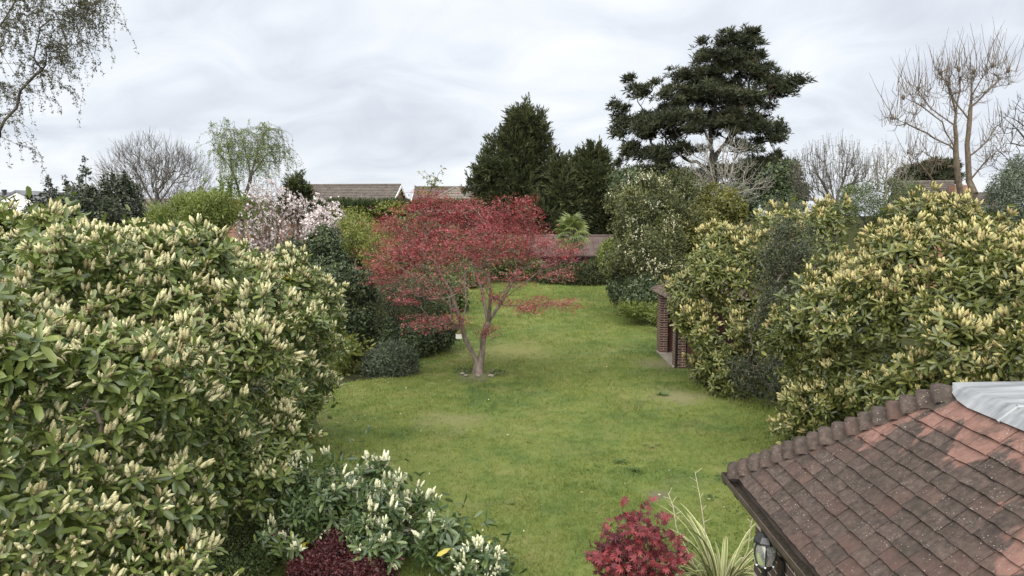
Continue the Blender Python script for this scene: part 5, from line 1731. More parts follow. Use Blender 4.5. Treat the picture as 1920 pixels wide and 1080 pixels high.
# a white card feeder hanging from it
fp = (-1.42, 18.70, 1.15)
fd = thing('hanging_feeder', 'small white box feeder hanging from a low maple branch', 'bird feeder', (fp[0], fp[1], fp[2] - 0.09))
V, F = box(fp[0], fp[1], fp[2] - 0.005, 0.15, 0.11, 0.13); slab('box', V, F, M['render_white'], fd)
M['brass'] = noise_mat('brown_lid', (0.12, 0.09, 0.03), (0.24, 0.18, 0.06), 20, 0.6)
V, F = box(fp[0], fp[1], fp[2] + 0.072, 0.17, 0.13, 0.022); slab('lid', V, F, M['brass'], fd)
g = Geo()
tp = (fp[0] + 0.005, fp[1], fp[2] + 0.24)
tubes(g, [(fp[0] - .06, fp[1], fp[2] + .08), (fp[0] + .06, fp[1], fp[2] + .08)], [tp, tp], np.array([.005, .005]), np.array([.005, .005]), 5)
g.build('wire', M['brass'], fd)
# stones and tiny plants round the foot
M['stone'] = noise_mat('pale_stone', (0.13, 0.12, 0.095), (0.26, 0.245, 0.20), 12, 0.9, 0.4, 40)
st_me = []
for s_ in range(3):
    V, F = lathe([(0.0, 0.9), (0.55, 0.75), (0.95, 0.35), (1.0, 0.0), (0.8, -0.4), (0.0, -0.5)], 8)
    rr = random.Random(s_)
    me = Tmpl([(x * rr.uniform(.8, 1.15), y * rr.uniform(.8, 1.15), z * rr.uniform(.85, 1.1)) for x, y, z in V], F).mesh('stone', M['stone'], True)
    st_me.append(me)
for k in range(8):
    a = -PI + k * 2 * PI / 8 + random.uniform(-.15, .15)
    r = random.uniform(0.34, 0.46)
    o = bpy.data.objects.new('stone', st_me[k % 3]); COL.objects.link(o)
    o.location = (MB_[0] + r * math.cos(a) * 1.25, MB_[1] - 0.05 + r * math.sin(a), 0.03)
    o.scale = (random.uniform(.06, .10), random.uniform(.05, .08), random.uniform(.035, .06)); o.rotation_euler = (0, 0, random.uniform(0, 3))
    tag(o, 'pale stone in the ring round the foot of the maple', 'stone', 'stones round the maple foot')
for (pos, lab, sc_, mt) in (((-0.36, 19.00, 0.02), 'tuft of pale leaved ground plant right of the maple foot', 0.2, 'mid'), ((-1.33, 19.30, 0.08), 'tuft of pale leaved ground plant left of the maple foot', 0.2, 'mid')):
    c = (pos[0], pos[1], 0.06)
    shrub('ground_plant', lab, [(c, (sc_ * 1.3, sc_, 0.10))], 70, (pos[0], pos[1], 0), M[mt], tufts(8, 0.03, 0.04, 0.02, 310), gap=None, stems=0, inner=0, lump=0.02, depth=0.04, cat='plant')

# weeds on the lawn
wd_ = merge([xf(leaf_hi(1.0, 0.3, 0.1, 0.1), Matrix.Rotation(k * 2.4, 4, 'Z') @ Matrix.Rotation(-0.5 + 0.05 * k, 4, 'Y') @ Matrix.Scale(1 - 0.03 * k, 4)) for k in range(11)])
M['weed'] = leaf_mat('weed_leaf', ramp3((0.055, 0.09, 0.026), (0.075, 0.115, 0.032), (0.10, 0.14, 0.04)), 0.5, 0.2, obj=True)
wme = wd_.mesh('weed', M['weed'])
for (x, y), s_ in (((1.86, 12.19), .16), ((2.12, 11.77), .16), ((2.64, 12.99), .12), ((3.69, 16.85), .22), ((3.03, 10.50), .14), ((3.26, 10.11), .16), ((1.98, 11.87), .10), ((1.05, 11.26), .09), ((0.31, 13.30), .10), ((2.09, 15.98), .10), ((3.47, 11.38), .12), ((0.00, 10.40), .08)):
    for q in range(3 if s_ > .11 else 1):
        o = bpy.data.objects.new('lawn_weed', wme); COL.objects.link(o)
        o.location = (x + random.uniform(-.14, .14) * (q > 0), y + random.uniform(-.14, .14) * (q > 0), 0.015); o.scale = (s_ * random.uniform(.55, .85),) * 3; o.rotation_euler = (random.uniform(-.2, .2), random.uniform(-.2, .2), random.uniform(0, 6))
        tag(o, 'small dark broad leaved weed rosette in the lawn', 'weed', 'weed rosettes in the lawn')

# ------------------------------------------------------------------ conifers at the back
pl = []
for s_ in range(4):
    rr = random.Random(400 + s_); q = []
    for i in range(11):
        t = i / 10
        a = rr.uniform(0, 6.28); tilt = rr.uniform(0.35, 0.75) * (1 - 0.5 * t)
        d = Vector((math.sin(tilt) * math.cos(a), math.sin(tilt) * math.sin(a), math.cos(tilt)))
        L = rr.uniform(0.28, 0.5) * (1 - 0.35 * t)
        q.append(xf(leaf_tri(L, L * 0.24), Matrix.Translation((0, 0, 0.62 * t)) @ d.to_track_quat('X', 'Z').to_matrix().to_4x4() @ Matrix.Rotation(rr.uniform(0, 3), 4, 'X')))
    pl.append(merge(q))


def conifer(name, label, lobes, spires, n, base, top, mat='conifer', r=0.22, sc_=(0.7, 1.5), seed=1.0, lump=0.22, gap=(0.9, -0.7), lf=1.3, clumps=(110, 0.42)):
    t = thing(name, label, 'tree', base)
    full = sub_lobes(lobes, clumps[0], clumps[1], 0.55, (1, 1, 1.35))
    P, Q = lobe_surface(full, n, -0.45, lump, lf, seed, gap)
    P = P - Q * (rng.random(len(P)) ** 1.5 * 0.4)[:, None]
    g = Geo()
    leafy(g, P, Q, pl, 0.35, 0.28, *sc_)
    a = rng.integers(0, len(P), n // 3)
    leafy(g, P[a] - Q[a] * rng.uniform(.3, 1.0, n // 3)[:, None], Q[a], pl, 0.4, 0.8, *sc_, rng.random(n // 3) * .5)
    for (tip, ln, wd, k) in spires:
        q = rng.random(k) ** 0.7
        aa = rng.random(k) * 6.28
        tip = np.array(tip)
        PP = tip + np.stack([np.cos(aa) * wd * q, np.sin(aa) * wd * q, -ln * q - 0.35], 1)
        leafy(g, PP, np.stack([np.cos(aa) * .7, np.sin(aa) * .7, np.full(k, .8)], 1), pl, 0.4, 0.22, sc_[0] * .8, sc_[1] * .8)
    g.build('crown', M[mat], t, smooth=False, stuff=True)
    tips = lobe_volume(lobes, 90, 0.5, .3)
    sk = grow([[base, (base[0], base[1], top * .45), (base[0], base[1], top * .9)]], tips, r, 0.02, 0.1, 0.05)
    g = Geo(); tree_wood(g, sk); flare(g, base, r); g.build('trunk', M['bark_dark'], t, smooth=True)
    return t


X = (0.99, 54.00, 12.98)
conifer('cypress_tree', 'tall dark cypress tree rising behind the red maple', [((1.00, 54.00, 10.17), (1.10, 1.20, 1.95)), ((0.80, 54.00, 8.20), (1.62, 1.60, 2.11)), ((0.20, 54.00, 6.21), (2.19, 2.10, 2.03)), ((0.20, 54.00, 3.81), (2.60, 2.30, 2.35)), ((1.82, 54.00, 4.01), (1.87, 2.00, 2.68)), ((-1.66, 53.00, 6.96), (0.80, 1.00, 1.28))],
        [((0.99, 54.00, 13.09), 3.2, 1.0, 170), ((1.99, 54.20, 12.42), 2.4, .7, 80), ((0.20, 53.80, 12.09), 2.4, .7, 80), ((-0.71, 53.60, 11.02), 2.0, .7, 80), ((2.30, 53.80, 11.20), 2.4, .8, 90), ((-1.77, 53.00, 9.29), 2.0, .8, 80), ((-2.84, 53.00, 7.46), 1.5, .7, 60), ((-1.38, 53.40, 10.49), 1.6, .5, 50), ((0.00, 53.00, 11.60), 1.8, .6, 60)],
        3500, (X[0], 54, 0), X[2], seed=1.2)
X = (5.96, 53.00, 9.56)
conifer('cypress_tree', 'shorter dark cypress with pointed tip between the tall cypress and the pine', [((6.00, 53.00, 6.76), (0.88, 1.20, 1.83)), ((6.26, 53.00, 4.80), (1.51, 1.60, 1.83)), ((6.36, 53.00, 3.22), (1.75, 1.70, 1.59))],
        [((6.04, 53.00, 9.71), 2.4, .9, 120), ((5.02, 53.00, 9.17), 1.6, .5, 50), ((7.08, 53.00, 8.01), 1.5, .6, 50), ((6.70, 53.20, 8.72), 1.5, .5, 50), ((4.64, 53.00, 8.71), 1.0, .4, 30)], 2200, (X[0], 53, 0), X[2], seed=2.2)
X = (3.81, 52.50, 9.05)
conifer('cypress_tree', 'low broad dark cypress filling the gap beside the tall one', [((3.60, 52.50, 5.77), (1.18, 1.40, 1.74)), ((4.12, 52.50, 4.21), (1.66, 1.80, 1.82)), ((2.73, 52.00, 3.44), (1.72, 1.80, 1.64))],
        [((3.34, 52.50, 9.05), 1.8, .6, 70), ((3.97, 52.50, 8.67), 1.5, .6, 60), ((2.84, 52.50, 8.67), 1.4, .5, 50)], 2200, (X[0], 52.5, 0), X[2], seed=3.2)
X = (-18.02, 60.00, 7.87)
conifer('spruce_tree', 'small pointed dark spruce left of the bungalow roof', [((-18.07, 60.00, 6.10), (0.63, 0.60, 0.99)), ((-18.10, 60.00, 5.08), (0.81, 0.80, 1.08))], [((-17.93, 60.00, 7.87), 1.6, .5, 70)], 500, (X[0], 60, 0), X[2], seed=4.2, r=.12, lump=.1, clumps=(10, .3))
X = (-12.22, 22.00, 5.54)
# clipped conifer hedge below the bungalows
hx0, hx1 = (-14.75, 52.00, 5.18)[0], (-2.14, 52.00, 5.18)[0]
t = thing('conifer_hedge', 'clipped dark green conifer hedge below the bungalow roofs', 'hedge', ((hx0 + hx1) / 2, 52, 0))
zt = (-10.09, 52.00, 5.14)[2] - 0.35
n = 3000
P = np.stack([rng.uniform(hx0, hx1, n), np.full(n, 51.2), rng.uniform(0.2, zt, n)], 1)
Q = np.tile([[0, -1.0, 0.2]], (n, 1))
tp = rng.random(n) < .3
P[tp, 1] = rng.uniform(51.2, 53, tp.sum()); P[tp, 2] = zt; Q[tp] = [0, 0, 1]
P += bump3(P, .9, 2.0)[:, None] * .12 * Q
g = Geo(); leafy(g, P, Q, pl, .4, .35, .6, .95)
g.build('foliage', M['hedge'], t, stuff=True)
g = Geo()
for k in range(12):
    x = hx0 + (hx1 - hx0) * (k + .5) / 12
    tubes(g, [(x, 52, 0)], [(x, 52, zt - .4)], np.array([.08]), np.array([.04]), 6)
g.build('stems', M['bark_dark'], t)
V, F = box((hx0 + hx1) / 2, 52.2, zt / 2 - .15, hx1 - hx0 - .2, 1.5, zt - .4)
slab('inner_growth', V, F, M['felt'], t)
# climbers spilling over the hedge
shrub('climbing_shrub', 'pale flowering climber spilling over the clipped hedge', [((-11.44, 51.00, 4.41), (1.53, 0.60, 0.35)), ((-10.22, 50.50, 3.47), (0.84, 0.70, 0.68)), ((-8.58, 51.00, 4.71), (1.15, 0.60, 0.38))], 700, (-11.0, 50.4, 0), M['yellowgreen'], tufts(9, .16, .13, .07, 320), seed=3.1, lump=.2, depth=.2, stems=120, smin=1.0, smax=1.6, gap=(1.0, -.2))
sap = thing('sapling', 'thin sapling with a leafy tip above the bungalow roofs', 'tree', ((-5.63, 47.00, 3.71)[0], 47, 0))
tp = np.array((-4.82, 47.00, 6.98)); b0 = np.array(((-5.63, 47.00, 3.71)[0], 47.0, 0))
lf_ = np.concatenate([tp + rng.normal(size=(26, 3)) * [.35, .3, .35] + [-.2, 0, -.5], np.array((-5.68, 47.00, 5.63)) + rng.normal(size=(40, 3)) * [.5, .4, .55]])
sk = grow([[b0, np.array((-5.61, 47.00, 5.38)), tp]], lf_, .06, .01, .2, .1); g = Geo(); tree_wood(g, sk); g.build('trunk', M['bark_grey'], sap, smooth=True)
g = Geo(); leafy(g, lf_, np.tile([[0, 0, 1.0]], (len(lf_), 1)), tufts(7, .13, .14, .08, 330), .5, .6, .8, 1.3); g.build('crown', M['yellowgreen'], sap, stuff=True)

# ------------------------------------------------------------------ the big pine
M['needle'] = leaf_mat('pine_needle', ramp3((0.015, 0.019, 0.010), (0.031, 0.038, 0.018), (0.060, 0.066, 0.030)), 0.65, 0.08, 0.25, noise=.2, nscale=.5)
M['pine_brown'] = leaf_mat('pine_needle_brown', ramp3((0.030, 0.024, 0.016), (0.060, 0.044, 0.028), (0.085, 0.065, 0.04)), 0.7, 0.05, 0.2)
ts = []
for s_ in range(4):
    rr = random.Random(500 + s_); q = []
    for i in range(11):
        d = Vector((rr.gauss(0, 1), rr.gauss(0, 1), abs(rr.gauss(0, 1)) * .9 + .1)).normalized()
        q.append(xf(leaf_tri(rr.uniform(.24, .4), .055), Matrix.Translation(d * .03) @ d.to_track_quat('X', 'Z').to_matrix().to_4x4() @ Matrix.Rotation(rr.uniform(0, 3), 4, 'X')))
    ts.append(merge(q))
pine_pads = [((18.49, 54.00, 6.61), (2.23, 1.80, 0.57)), ((10.74, 54.50, 7.43), (1.88, 1.60, 0.53)), ((20.30, 55.50, 10.53), (1.42, 1.20, 0.42)), ((9.12, 54.50, 7.23), (1.23, 1.20, 0.49)), ((13.50, 55.00, 7.26), (1.86, 1.60, 0.54)), ((20.80, 55.50, 13.53), (1.42, 1.20, 0.46)), ((19.64, 54.50, 7.63), (1.48, 1.40, 0.49)), ((16.33, 56.00, 17.61), (1.09, 0.82, 1.43)), ((14.63, 56.00, 17.21), (0.76, 0.57, 0.93)), ((18.14, 56.50, 17.33), (1.19, 0.88, 1.27)), ((18.62, 56.50, 17.93), (0.51, 0.38, 0.68)), ((15.23, 55.50, 15.72), (1.88, 1.42, 1.17)), ((18.21, 56.50, 15.32), (1.91, 1.42, 1.19)), ((13.97, 56.00, 14.22), (2.11, 1.58, 1.09)), ((16.23, 54.50, 12.98), (2.70, 2.08, 1.07)), ((19.15, 55.50, 13.93), (1.75, 1.32, 0.58)), ((20.91, 55.00, 14.04), (1.24, 0.95, 0.33)), ((21.71, 55.00, 14.24), (0.58, 0.44, 0.21)), ((12.25, 55.50, 12.94), (1.88, 1.42, 1.08)), ((11.02, 56.00, 14.22), (0.67, 0.50, 0.84)), ((9.38, 55.50, 13.53), (1.08, 0.82, 1.08)), ((8.96, 55.50, 14.53), (0.42, 0.32, 0.42)), ((7.85, 55.50, 12.34), (0.67, 0.50, 0.92)), ((8.39, 55.50, 11.53), (1.25, 0.95, 0.92)), ((9.46, 54.50, 10.62), (2.05, 1.58, 0.90)), ((12.76, 54.00, 10.75), (2.52, 1.95, 1.06)), ((17.10, 54.50, 11.01), (2.25, 1.73, 0.82)), ((19.80, 56.00, 12.41), (1.09, 0.82, 0.51)), ((9.38, 55.00, 8.87), (1.49, 1.13, 0.41)), ((11.21, 54.00, 8.59), (1.62, 1.26, 0.49)), ((13.61, 54.00, 8.99), (1.62, 1.26, 0.57)), ((19.53, 55.00, 9.87), (1.32, 1.01, 0.37)), ((17.61, 54.00, 8.99), (1.46, 1.13, 0.49)), ((19.19, 55.00, 8.27), (1.65, 1.26, 0.37)), ((16.67, 54.00, 7.20), (2.23, 1.73, 0.57)), ((20.19, 55.00, 8.79), (0.91, 0.69, 0.29)), ((8.17, 55.00, 8.06), (0.58, 0.44, 0.66)), ((16.14, 57.50, 11.17), (2.38, 1.73, 1.04)), ((12.30, 57.50, 12.00), (2.16, 1.58, 1.04)), ((15.64, 57.50, 13.66), (2.59, 1.89, 1.12)), ((19.51, 57.50, 11.79), (1.51, 1.10, 0.61)), ((17.49, 57.00, 16.83), (1.71, 1.26, 1.46))]
pb_ = ((15.70, 56.00, 4.41)[0], 56.0, 0.0)
pine = thing('pine_tree', 'great dark spreading pine tree standing against the sky', 'tree', pb_)
Pp = []; Pt = []
for (c, r) in sub_lobes(pine_pads, 180, 0.5, 0.3, (1.25, 1.25, 0.85)):
    k = int(6 + 5.0 * r[0] * r[1])
    Pp.append(np.array(c) + rand_unit(k) * (rng.random(k) ** .4)[:, None] * np.array(r))
    k2 = int(19 + 20 * (r[0] * r[1] + r[0] * r[2]))
    u_ = rand_unit(k2); u_[:, 2] = np.where(u_[:, 2] < -0.25, -u_[:, 2] * .6, u_[:, 2])
    Pt.append(np.array(c) + unit(u_) * (0.45 + 0.62 * rng.random(k2) ** .6)[:, None] * np.array(r) * 1.0)
Pp = np.concatenate(Pp); Pt = np.concatenate(Pt)
Pt = Pt + rng.normal(size=Pt.shape) * .12
tr = [[pb_, (15.61, 56.00, 7.72), (15.38, 56.00, 10.99), (16.02, 56.00, 14.62), (16.53, 56.00, 17.81)], [(14.99, 56.00, 7.31), (12.96, 55.50, 8.91), (11.07, 55.50, 10.93), (9.60, 55.50, 12.94)], [(15.59, 56.00, 8.13), (17.12, 56.50, 10.64), (18.47, 56.50, 13.90), (18.66, 56.50, 16.72)], [(14.18, 56.00, 6.69), (12.33, 55.00, 8.06), (10.72, 54.50, 8.43)], [(15.58, 56.00, 8.54), (18.02, 55.50, 11.33), (20.60, 55.00, 13.85)], [(15.85, 56.00, 6.48), (18.16, 55.50, 7.28), (20.40, 55.00, 8.47)], [(15.45, 56.00, 10.18), (13.73, 56.50, 12.68), (12.03, 56.50, 14.31)]]
sk = grow(tr, Pp, .36, .012, .2, .08)
g = Geo(); tree_wood(g, sk); flare(g, pb_, .42, .5); g.build('trunk', M['bark_dark'], pine, smooth=True)
g = Geo()
out_ = unit(Pt - np.array([pb_[0], pb_[1], 7.5]))
br_ = rng.random(len(Pt)) < np.clip(.05 + .18 * bump3(Pt, .5, 4.0), 0, .4)
leafy(g, Pt[~br_], out_[~br_] * np.array([1, 1, .6]), ts, .75, .4, .95, 1.65)
g.build('crown', M['needle'], pine, stuff=True)
g = Geo(); leafy(g, Pt[br_], out_[br_], ts, .55, .35, .8, 1.2); g.build('brown_needles', M['pine_brown'], pine, stuff=True)

X = (40.87, 70.00, 8.04)
p2 = thing('pine_tree', 'flat topped dark pine far behind the lopped bare tree', 'tree', (X[0], 70, 0))
lob2 = [((41.60, 70.00, 8.81), (1.79, 1.60, 0.74)), ((39.29, 70.00, 8.29), (1.68, 1.60, 0.63)), ((38.57, 70.00, 7.26), (1.79, 1.60, 0.63)), ((41.84, 69.00, 7.73), (1.45, 1.40, 0.62)), ((40.67, 70.00, 7.00), (2.11, 1.60, 0.74))]
P = lobe_volume(lob2, 1300, .5, .3)
g = Geo(); leafy(g, P, np.tile([[0, 0, 1.0]], (len(P), 1)), ts, .5, .5, 1.2, 2.0); g.build('crown', M['needle'], p2, stuff=True)
sk = grow([[(X[0], 70, 0), (X[0], 70, X[2] - .8)]], P[::12], .3, .03, .2, .1); g = Geo(); tree_wood(g, sk); g.build('trunk', M['bark_dark'], p2, smooth=True)

shrub('evergreen_tree', 'rounded dark evergreen below the right side of the big pine', [((18.67, 50.00, 6.81), (1.28, 1.50, 0.98)), ((19.02, 50.00, 5.52), (1.50, 1.60, 1.13))], 1500, ((18.85, 50.00, 5.15)[0], 50, 0), M['ivy'], small, seed=1.9, lump=.25, depth=.3, cat='tree', smin=2.2, smax=3.2, wood='bark_dark', root=.14)
shrub('evergreen_bush', 'dark green bushes in the shade below the big pine', [((9.67, 48.00, 5.30), (2.53, 1.80, 1.44)), ((14.04, 47.00, 5.11), (2.12, 1.60, 1.20)), ((11.83, 48.00, 4.94), (2.17, 1.80, 1.23)), ((8.19, 50.00, 6.26), (1.50, 1.60, 1.13))], 2600, (12, 48, 0), M['ivy'], small, seed=2.7, lump=.3, depth=.4, smin=2.0, smax=3.0)
shrub('evergreen_bush', 'grey green evergreen bush at the right edge of the picture', [((17.04, 24.00, 4.94), (0.81, 1.40, 0.99)), ((18.34, 25.00, 5.33), (0.94, 1.50, 1.32)), ((16.69, 24.00, 4.40), (0.72, 1.20, 0.54))], 2600, (17.8, 24.3, 0), M['greygreen'], smaller, seed=3.9, lump=.15, depth=.3, smin=1.0, smax=1.6)
shrub('hawthorn_bush', 'olive twiggy hedge bush left of the lopped tree', [((18.81, 36.00, 4.94), (2.17, 1.50, 1.14)), ((17.21, 36.00, 4.67), (1.35, 1.40, 1.08)), ((20.14, 35.00, 4.67), (1.21, 1.40, 0.89))], 1500, (19, 36, 0), M['mid'], smaller, seed=4.9, lump=.2, depth=.5, smin=1.3, smax=2.0, stems=900, gap=(1.2, -.3), wood='bark_grey', root=.06)
shrub('hawthorn_bush', 'pale thin twiggy bush above the far right laurel', [((10.71, 27.00, 4.20), (0.81, 1.00, 0.73)), ((10.26, 28.00, 4.40), (0.55, 1.00, 0.63))], 500, (10.5, 27.2, 0), M['greygreen'], smaller, seed=5.9, lump=.2, depth=.5, stems=500, gap=(1.2, -.3), wood='bark_pale', root=.05, smin=.8, smax=1.3)

# ------------------------------------------------------------------ palm
pc = (3.82, 45.50, 3.32)
palm = thing('fan_palm', 'fan palm with green fronds in front of the outbuilding', 'palm', (pc[0], 45.5, 0))
g = Geo()
P = [(pc[0], 45.5, 0.0), (pc[0] + .03, 45.5, 1.0), (pc[0], 45.5, 2.0), (pc[0], 45.5, pc[2])]
tubes(g, P[:-1], P[1:], np.array([.15, .14, .15]), np.array([.14, .15, .17]), 10)
g.build('trunk', M['bark_dark'], palm, smooth=True)
M['palm'] = leaf_mat('palm_frond', ramp3((0.075, 0.10, 0.025), (0.12, 0.15, 0.04), (0.19, 0.21, 0.06)), .45, .2, .5, obj=True)


def fan(seed):
    rr = random.Random(seed)
    V, F = [], []
    V += [(0, -.012, 0), (0, .012, 0), (.55, .012, .0), (.55, -.012, .0)]; F.append((0, 1, 2, 3))
    n = 17
    for i in range(n):
        a = R(-100 + 200 * i / (n - 1))
        L = .68 * (0.75 + .25 * math.cos(a)) * rr.uniform(.92, 1.05)
        d = Vector((math.cos(a), math.sin(a), 0)); s_ = Vector((-d.y, d.x, 0)) * .036
        o = Vector((.55, 0, 0)); k = len(V)
        m = o + d * L * .6
        V += [tuple(o), tuple(m + s_ + Vector((0, 0, -.03))), tuple(m + Vector((0, 0, .0))), tuple(m - s_ + Vector((0, 0, -.03))), tuple(o + d * L + Vector((0, 0, -.22 - rr.uniform(0, .12))))]
        F += [(k, k + 2, k + 1), (k, k + 3, k + 2), (k + 1, k + 2, k + 4), (k + 2, k + 3, k + 4)]
    return Tmpl(V, F)


fm_ = [fan(i).mesh('frond', M['palm']) for i in range(4)]
for k in range(38):
    a = k * 2.4; el = R(80 - 135 * (k / 38) ** .9)
    m = Matrix.Translation(Vector((pc[0], 45.5, pc[2] - .05 - .25 * k / 38))) @ Matrix.Rotation(a, 4, 'Z') @ Matrix.Rotation(-el, 4, 'Y') @ Matrix.Rotation(random.uniform(-.4, .4), 4, 'X') @ Matrix.Scale(random.uniform(.95, 1.2), 4)
    put('frond', fm_[k % 4], m, palm)

# ------------------------------------------------------------------ blossoming magnolia, left
X = (-10.89, 33.00, 3.42)
mg = thing('magnolia_tree', 'magnolia covered in pale pink blossom on bare twigs left of the hedge', 'tree', (X[0], 33, 0))
mlob = [((-11.63, 33.00, 3.42), (1.54, 2.00, 1.29)), ((-10.42, 33.50, 3.66), (1.51, 2.00, 1.51)), ((-11.10, 33.00, 4.65), (1.36, 1.80, 1.09)), ((-8.64, 32.50, 3.80), (0.93, 1.50, 0.78)), ((-9.38, 33.50, 4.78), (1.26, 1.40, 0.50)), ((-11.80, 32.00, 2.49), (1.20, 1.40, 0.67)), ((-11.49, 33.50, 5.40), (0.71, 1.20, 0.76))]
P = lobe_volume(mlob, 1700, 1.0, .3)
sk = grow([[(X[0], 33, 0), (X[0] - .1, 33, 1.2)]], P, .16, .007, .25, .08)
g = Geo(); tree_wood(g, sk); g.build('trunk', M['bark_tan'], mg, smooth=True)
fl = tufts(6, .03, .085, .065, 340, up=1.2)
k = 1450
a = rng.integers(0, len(P), k)
PP = P[a] + rng.normal(size=(k, 3)) * .11
w_ = rng.random(k) < np.clip(.72 + .5 * bump3(PP, .9, 6.0) - .16 * np.maximum(PP[:, 2] - 5.0, 0), .05, 1)
g = Geo(); leafy(g, PP[w_], np.tile([[0, 0, 1.0]], (w_.sum(), 1)), fl, .8, .5, .8, 1.35); g.build('blossom', M['blossom_pink'], mg, stuff=True)
X = (-8.01, 31.00, 3.94)
shrub('white_cherry', 'clump of bright white blossom at the right end of the magnolia', [((-8.21, 31.50, 3.98), (0.81, 1.00, 0.62)), ((-8.74, 31.50, 3.58), (0.62, 0.90, 0.47))], 230, (X[0], 31.6, 0), M['blossom_pink'], fl, seed=2.4, lump=.15, depth=.3, stems=160, smin=1.0, smax=1.5, cat='tree', inner=.3, wood='bark_tan')

# ------------------------------------------------------------------ leafless trees


def bare_tree(name, label, base, trunks, lobes, n, wood, r_root, r_tip=.008, alpha=.3, wiggle=.09, buds=None, n_twig=0, twig=(.3, .6), up=.7, shell=.25, zmin=1.0, bud_t=None, cat='tree'):
    t = thing(name, label, cat, base)
    P = lobe_volume(lobes, n, zmin, shell)
    sk = grow(trunks, P, r_root, r_tip, alpha, wiggle)
    g = Geo(); tree_wood(g, sk); flare(g, base, r_root * 1.02)
    tips, A = sk[4], sk[5]
    ends = tips
    if n_twig:
        thin = A[sk[6] < r_tip * 6]
        a = thin[rng.integers(0, len(thin), n_twig)]
        cen = np.array([base[0], base[1], lobes[0][0][2] - lobes[0][1][2]])
        d = unit(unit(a - cen) * .8 + np.array([0, 0, up]) + rng.normal(size=a.shape) * .4)
        L = rng.uniform(*twig, n_twig)[:, None]
        m_ = a + d * L * .5 + rng.normal(size=a.shape) * .03
        e = m_ + unit(d + np.array([0, 0, .3])) * L * .5
        tubes(g, a, m_, np.full(n_twig, r_tip * .9), np.full(n_twig, r_tip * .75), 3)
        tubes(g, m_, e, np.full(n_twig, r_tip * .75), np.full(n_twig, r_tip * .5), 3)
        ends = np.concatenate([tips, e])
    g.build('trunk', M[wood], t, smooth=True)
    if buds:
        g = Geo()
        leafy(g, ends, np.tile([[0, 0, 1.0]], (len(ends), 1)), bud_t, .5, .6, .7, 1.3)
        g.build('buds', M[buds], t, stuff=True)
    return t, sk


b = ((-24.97, 50.00, 4.41)[0], 50, 0.0)
bare_tree('round_bare_tree', 'round crowned leafless tree at left against the sky', b, [[b, (-24.91, 50.00, 4.96), (-24.77, 50.00, 6.26)], [(-24.92, 50.00, 4.78), (-25.44, 49.50, 6.24), (-25.83, 49.00, 7.66)], [(-24.92, 50.00, 4.78), (-24.07, 50.50, 6.28), (-23.30, 51.00, 7.61)], [(-24.85, 50.00, 5.45), (-25.39, 51.00, 7.42), (-25.95, 51.50, 8.77)], [(-24.90, 50.00, 5.15), (-23.61, 49.00, 6.94), (-23.32, 49.00, 8.38)]],
          [((-24.92, 50.00, 6.81), (3.68, 3.40, 2.71)), ((-26.80, 50.00, 6.44), (2.33, 2.60, 1.88)), ((-23.08, 50.00, 6.44), (2.11, 2.60, 1.95)), ((-24.86, 50.00, 8.10), (2.26, 2.60, 1.50))], 1100, 'bark_grey', .20, .010, n_twig=2600, twig=(.4, 1.1), up=.4, zmin=3.0)
b = ((18.19, 40.00, 4.41)[0], 40, 0.0)
M['bud'] = leaf_mat('opening_bud', ramp3((0.08, 0.08, 0.045), (0.12, 0.115, 0.06), (0.17, 0.155, 0.08)), .6, .2)
budt = tufts(3, .02, .06, .025, 350, up=1.0)
bare_tree('bare_ash', 'many stemmed leafless ash tree right of the pine', b, [[b, (18.16, 40.00, 4.85), (18.05, 40.00, 5.89)], [(18.16, 40.00, 4.85), (17.05, 39.50, 6.16), (16.20, 39.00, 7.28)], [(18.16, 40.00, 4.85), (19.30, 40.50, 6.06), (19.96, 41.00, 6.83)], [(18.16, 40.00, 5.00), (18.59, 40.00, 6.48), (18.68, 40.00, 7.65)], [(18.16, 40.00, 5.00), (17.76, 40.50, 6.80), (17.77, 41.00, 7.88)]],
          [((17.85, 40.00, 6.48), (2.05, 1.80, 1.86)), ((16.66, 40.00, 6.33), (1.08, 1.40, 1.50)), ((19.05, 40.00, 6.33), (1.20, 1.40, 1.35))], 520, 'bark_grey', .16, .010, n_twig=850, twig=(.4, 1.0), up=1.6, buds='bud', bud_t=budt, zmin=2.5)
b = ((21.97, 42.00, 4.72)[0], 42, 0.0)
bare_tree('bare_ash', 'slim leafless tree between the ash and the lopped tree', b, [[b, (21.98, 42.00, 5.65), (21.89, 42.00, 7.81)]], [((21.91, 42.00, 6.89), (0.82, 1.00, 1.42)), ((21.24, 42.00, 6.58), (0.63, 0.90, 0.95)), ((22.81, 42.00, 6.43), (0.69, 0.90, 1.07))], 220, 'bark_pale', .10, .010, n_twig=320, twig=(.3, .9), up=1.5, buds='bud', bud_t=budt, zmin=2.5)
b = ((11.29, 38.00, 4.97)[0], 38, 0.0)
bare_tree('silver_bare_tree', 'silvery pale leafless tree in front of the pine', b, [[b, (11.31, 38.00, 6.09), (11.31, 38.00, 8.04)], [(11.52, 38.00, 4.83), (11.63, 38.00, 6.65), (11.77, 38.00, 7.77)], [(11.11, 38.00, 5.25), (10.46, 37.50, 6.35), (10.05, 37.50, 7.99)], [(10.92, 38.00, 5.11), (9.77, 37.50, 6.07), (8.94, 37.00, 6.59)], [(11.62, 38.00, 5.25), (12.57, 37.50, 5.66), (13.50, 37.00, 5.78)], [(10.46, 37.50, 6.35), (9.33, 37.00, 7.14), (8.77, 37.00, 7.81)]],
          [((11.00, 38.00, 6.93), (2.00, 1.80, 1.57)), ((12.17, 38.00, 5.81), (1.43, 1.60, 0.97)), ((9.90, 38.00, 6.09), (1.29, 1.60, 1.03))], 460, 'bark_pale', .15, .010, n_twig=500, twig=(.3, .7), up=.5, zmin=3)

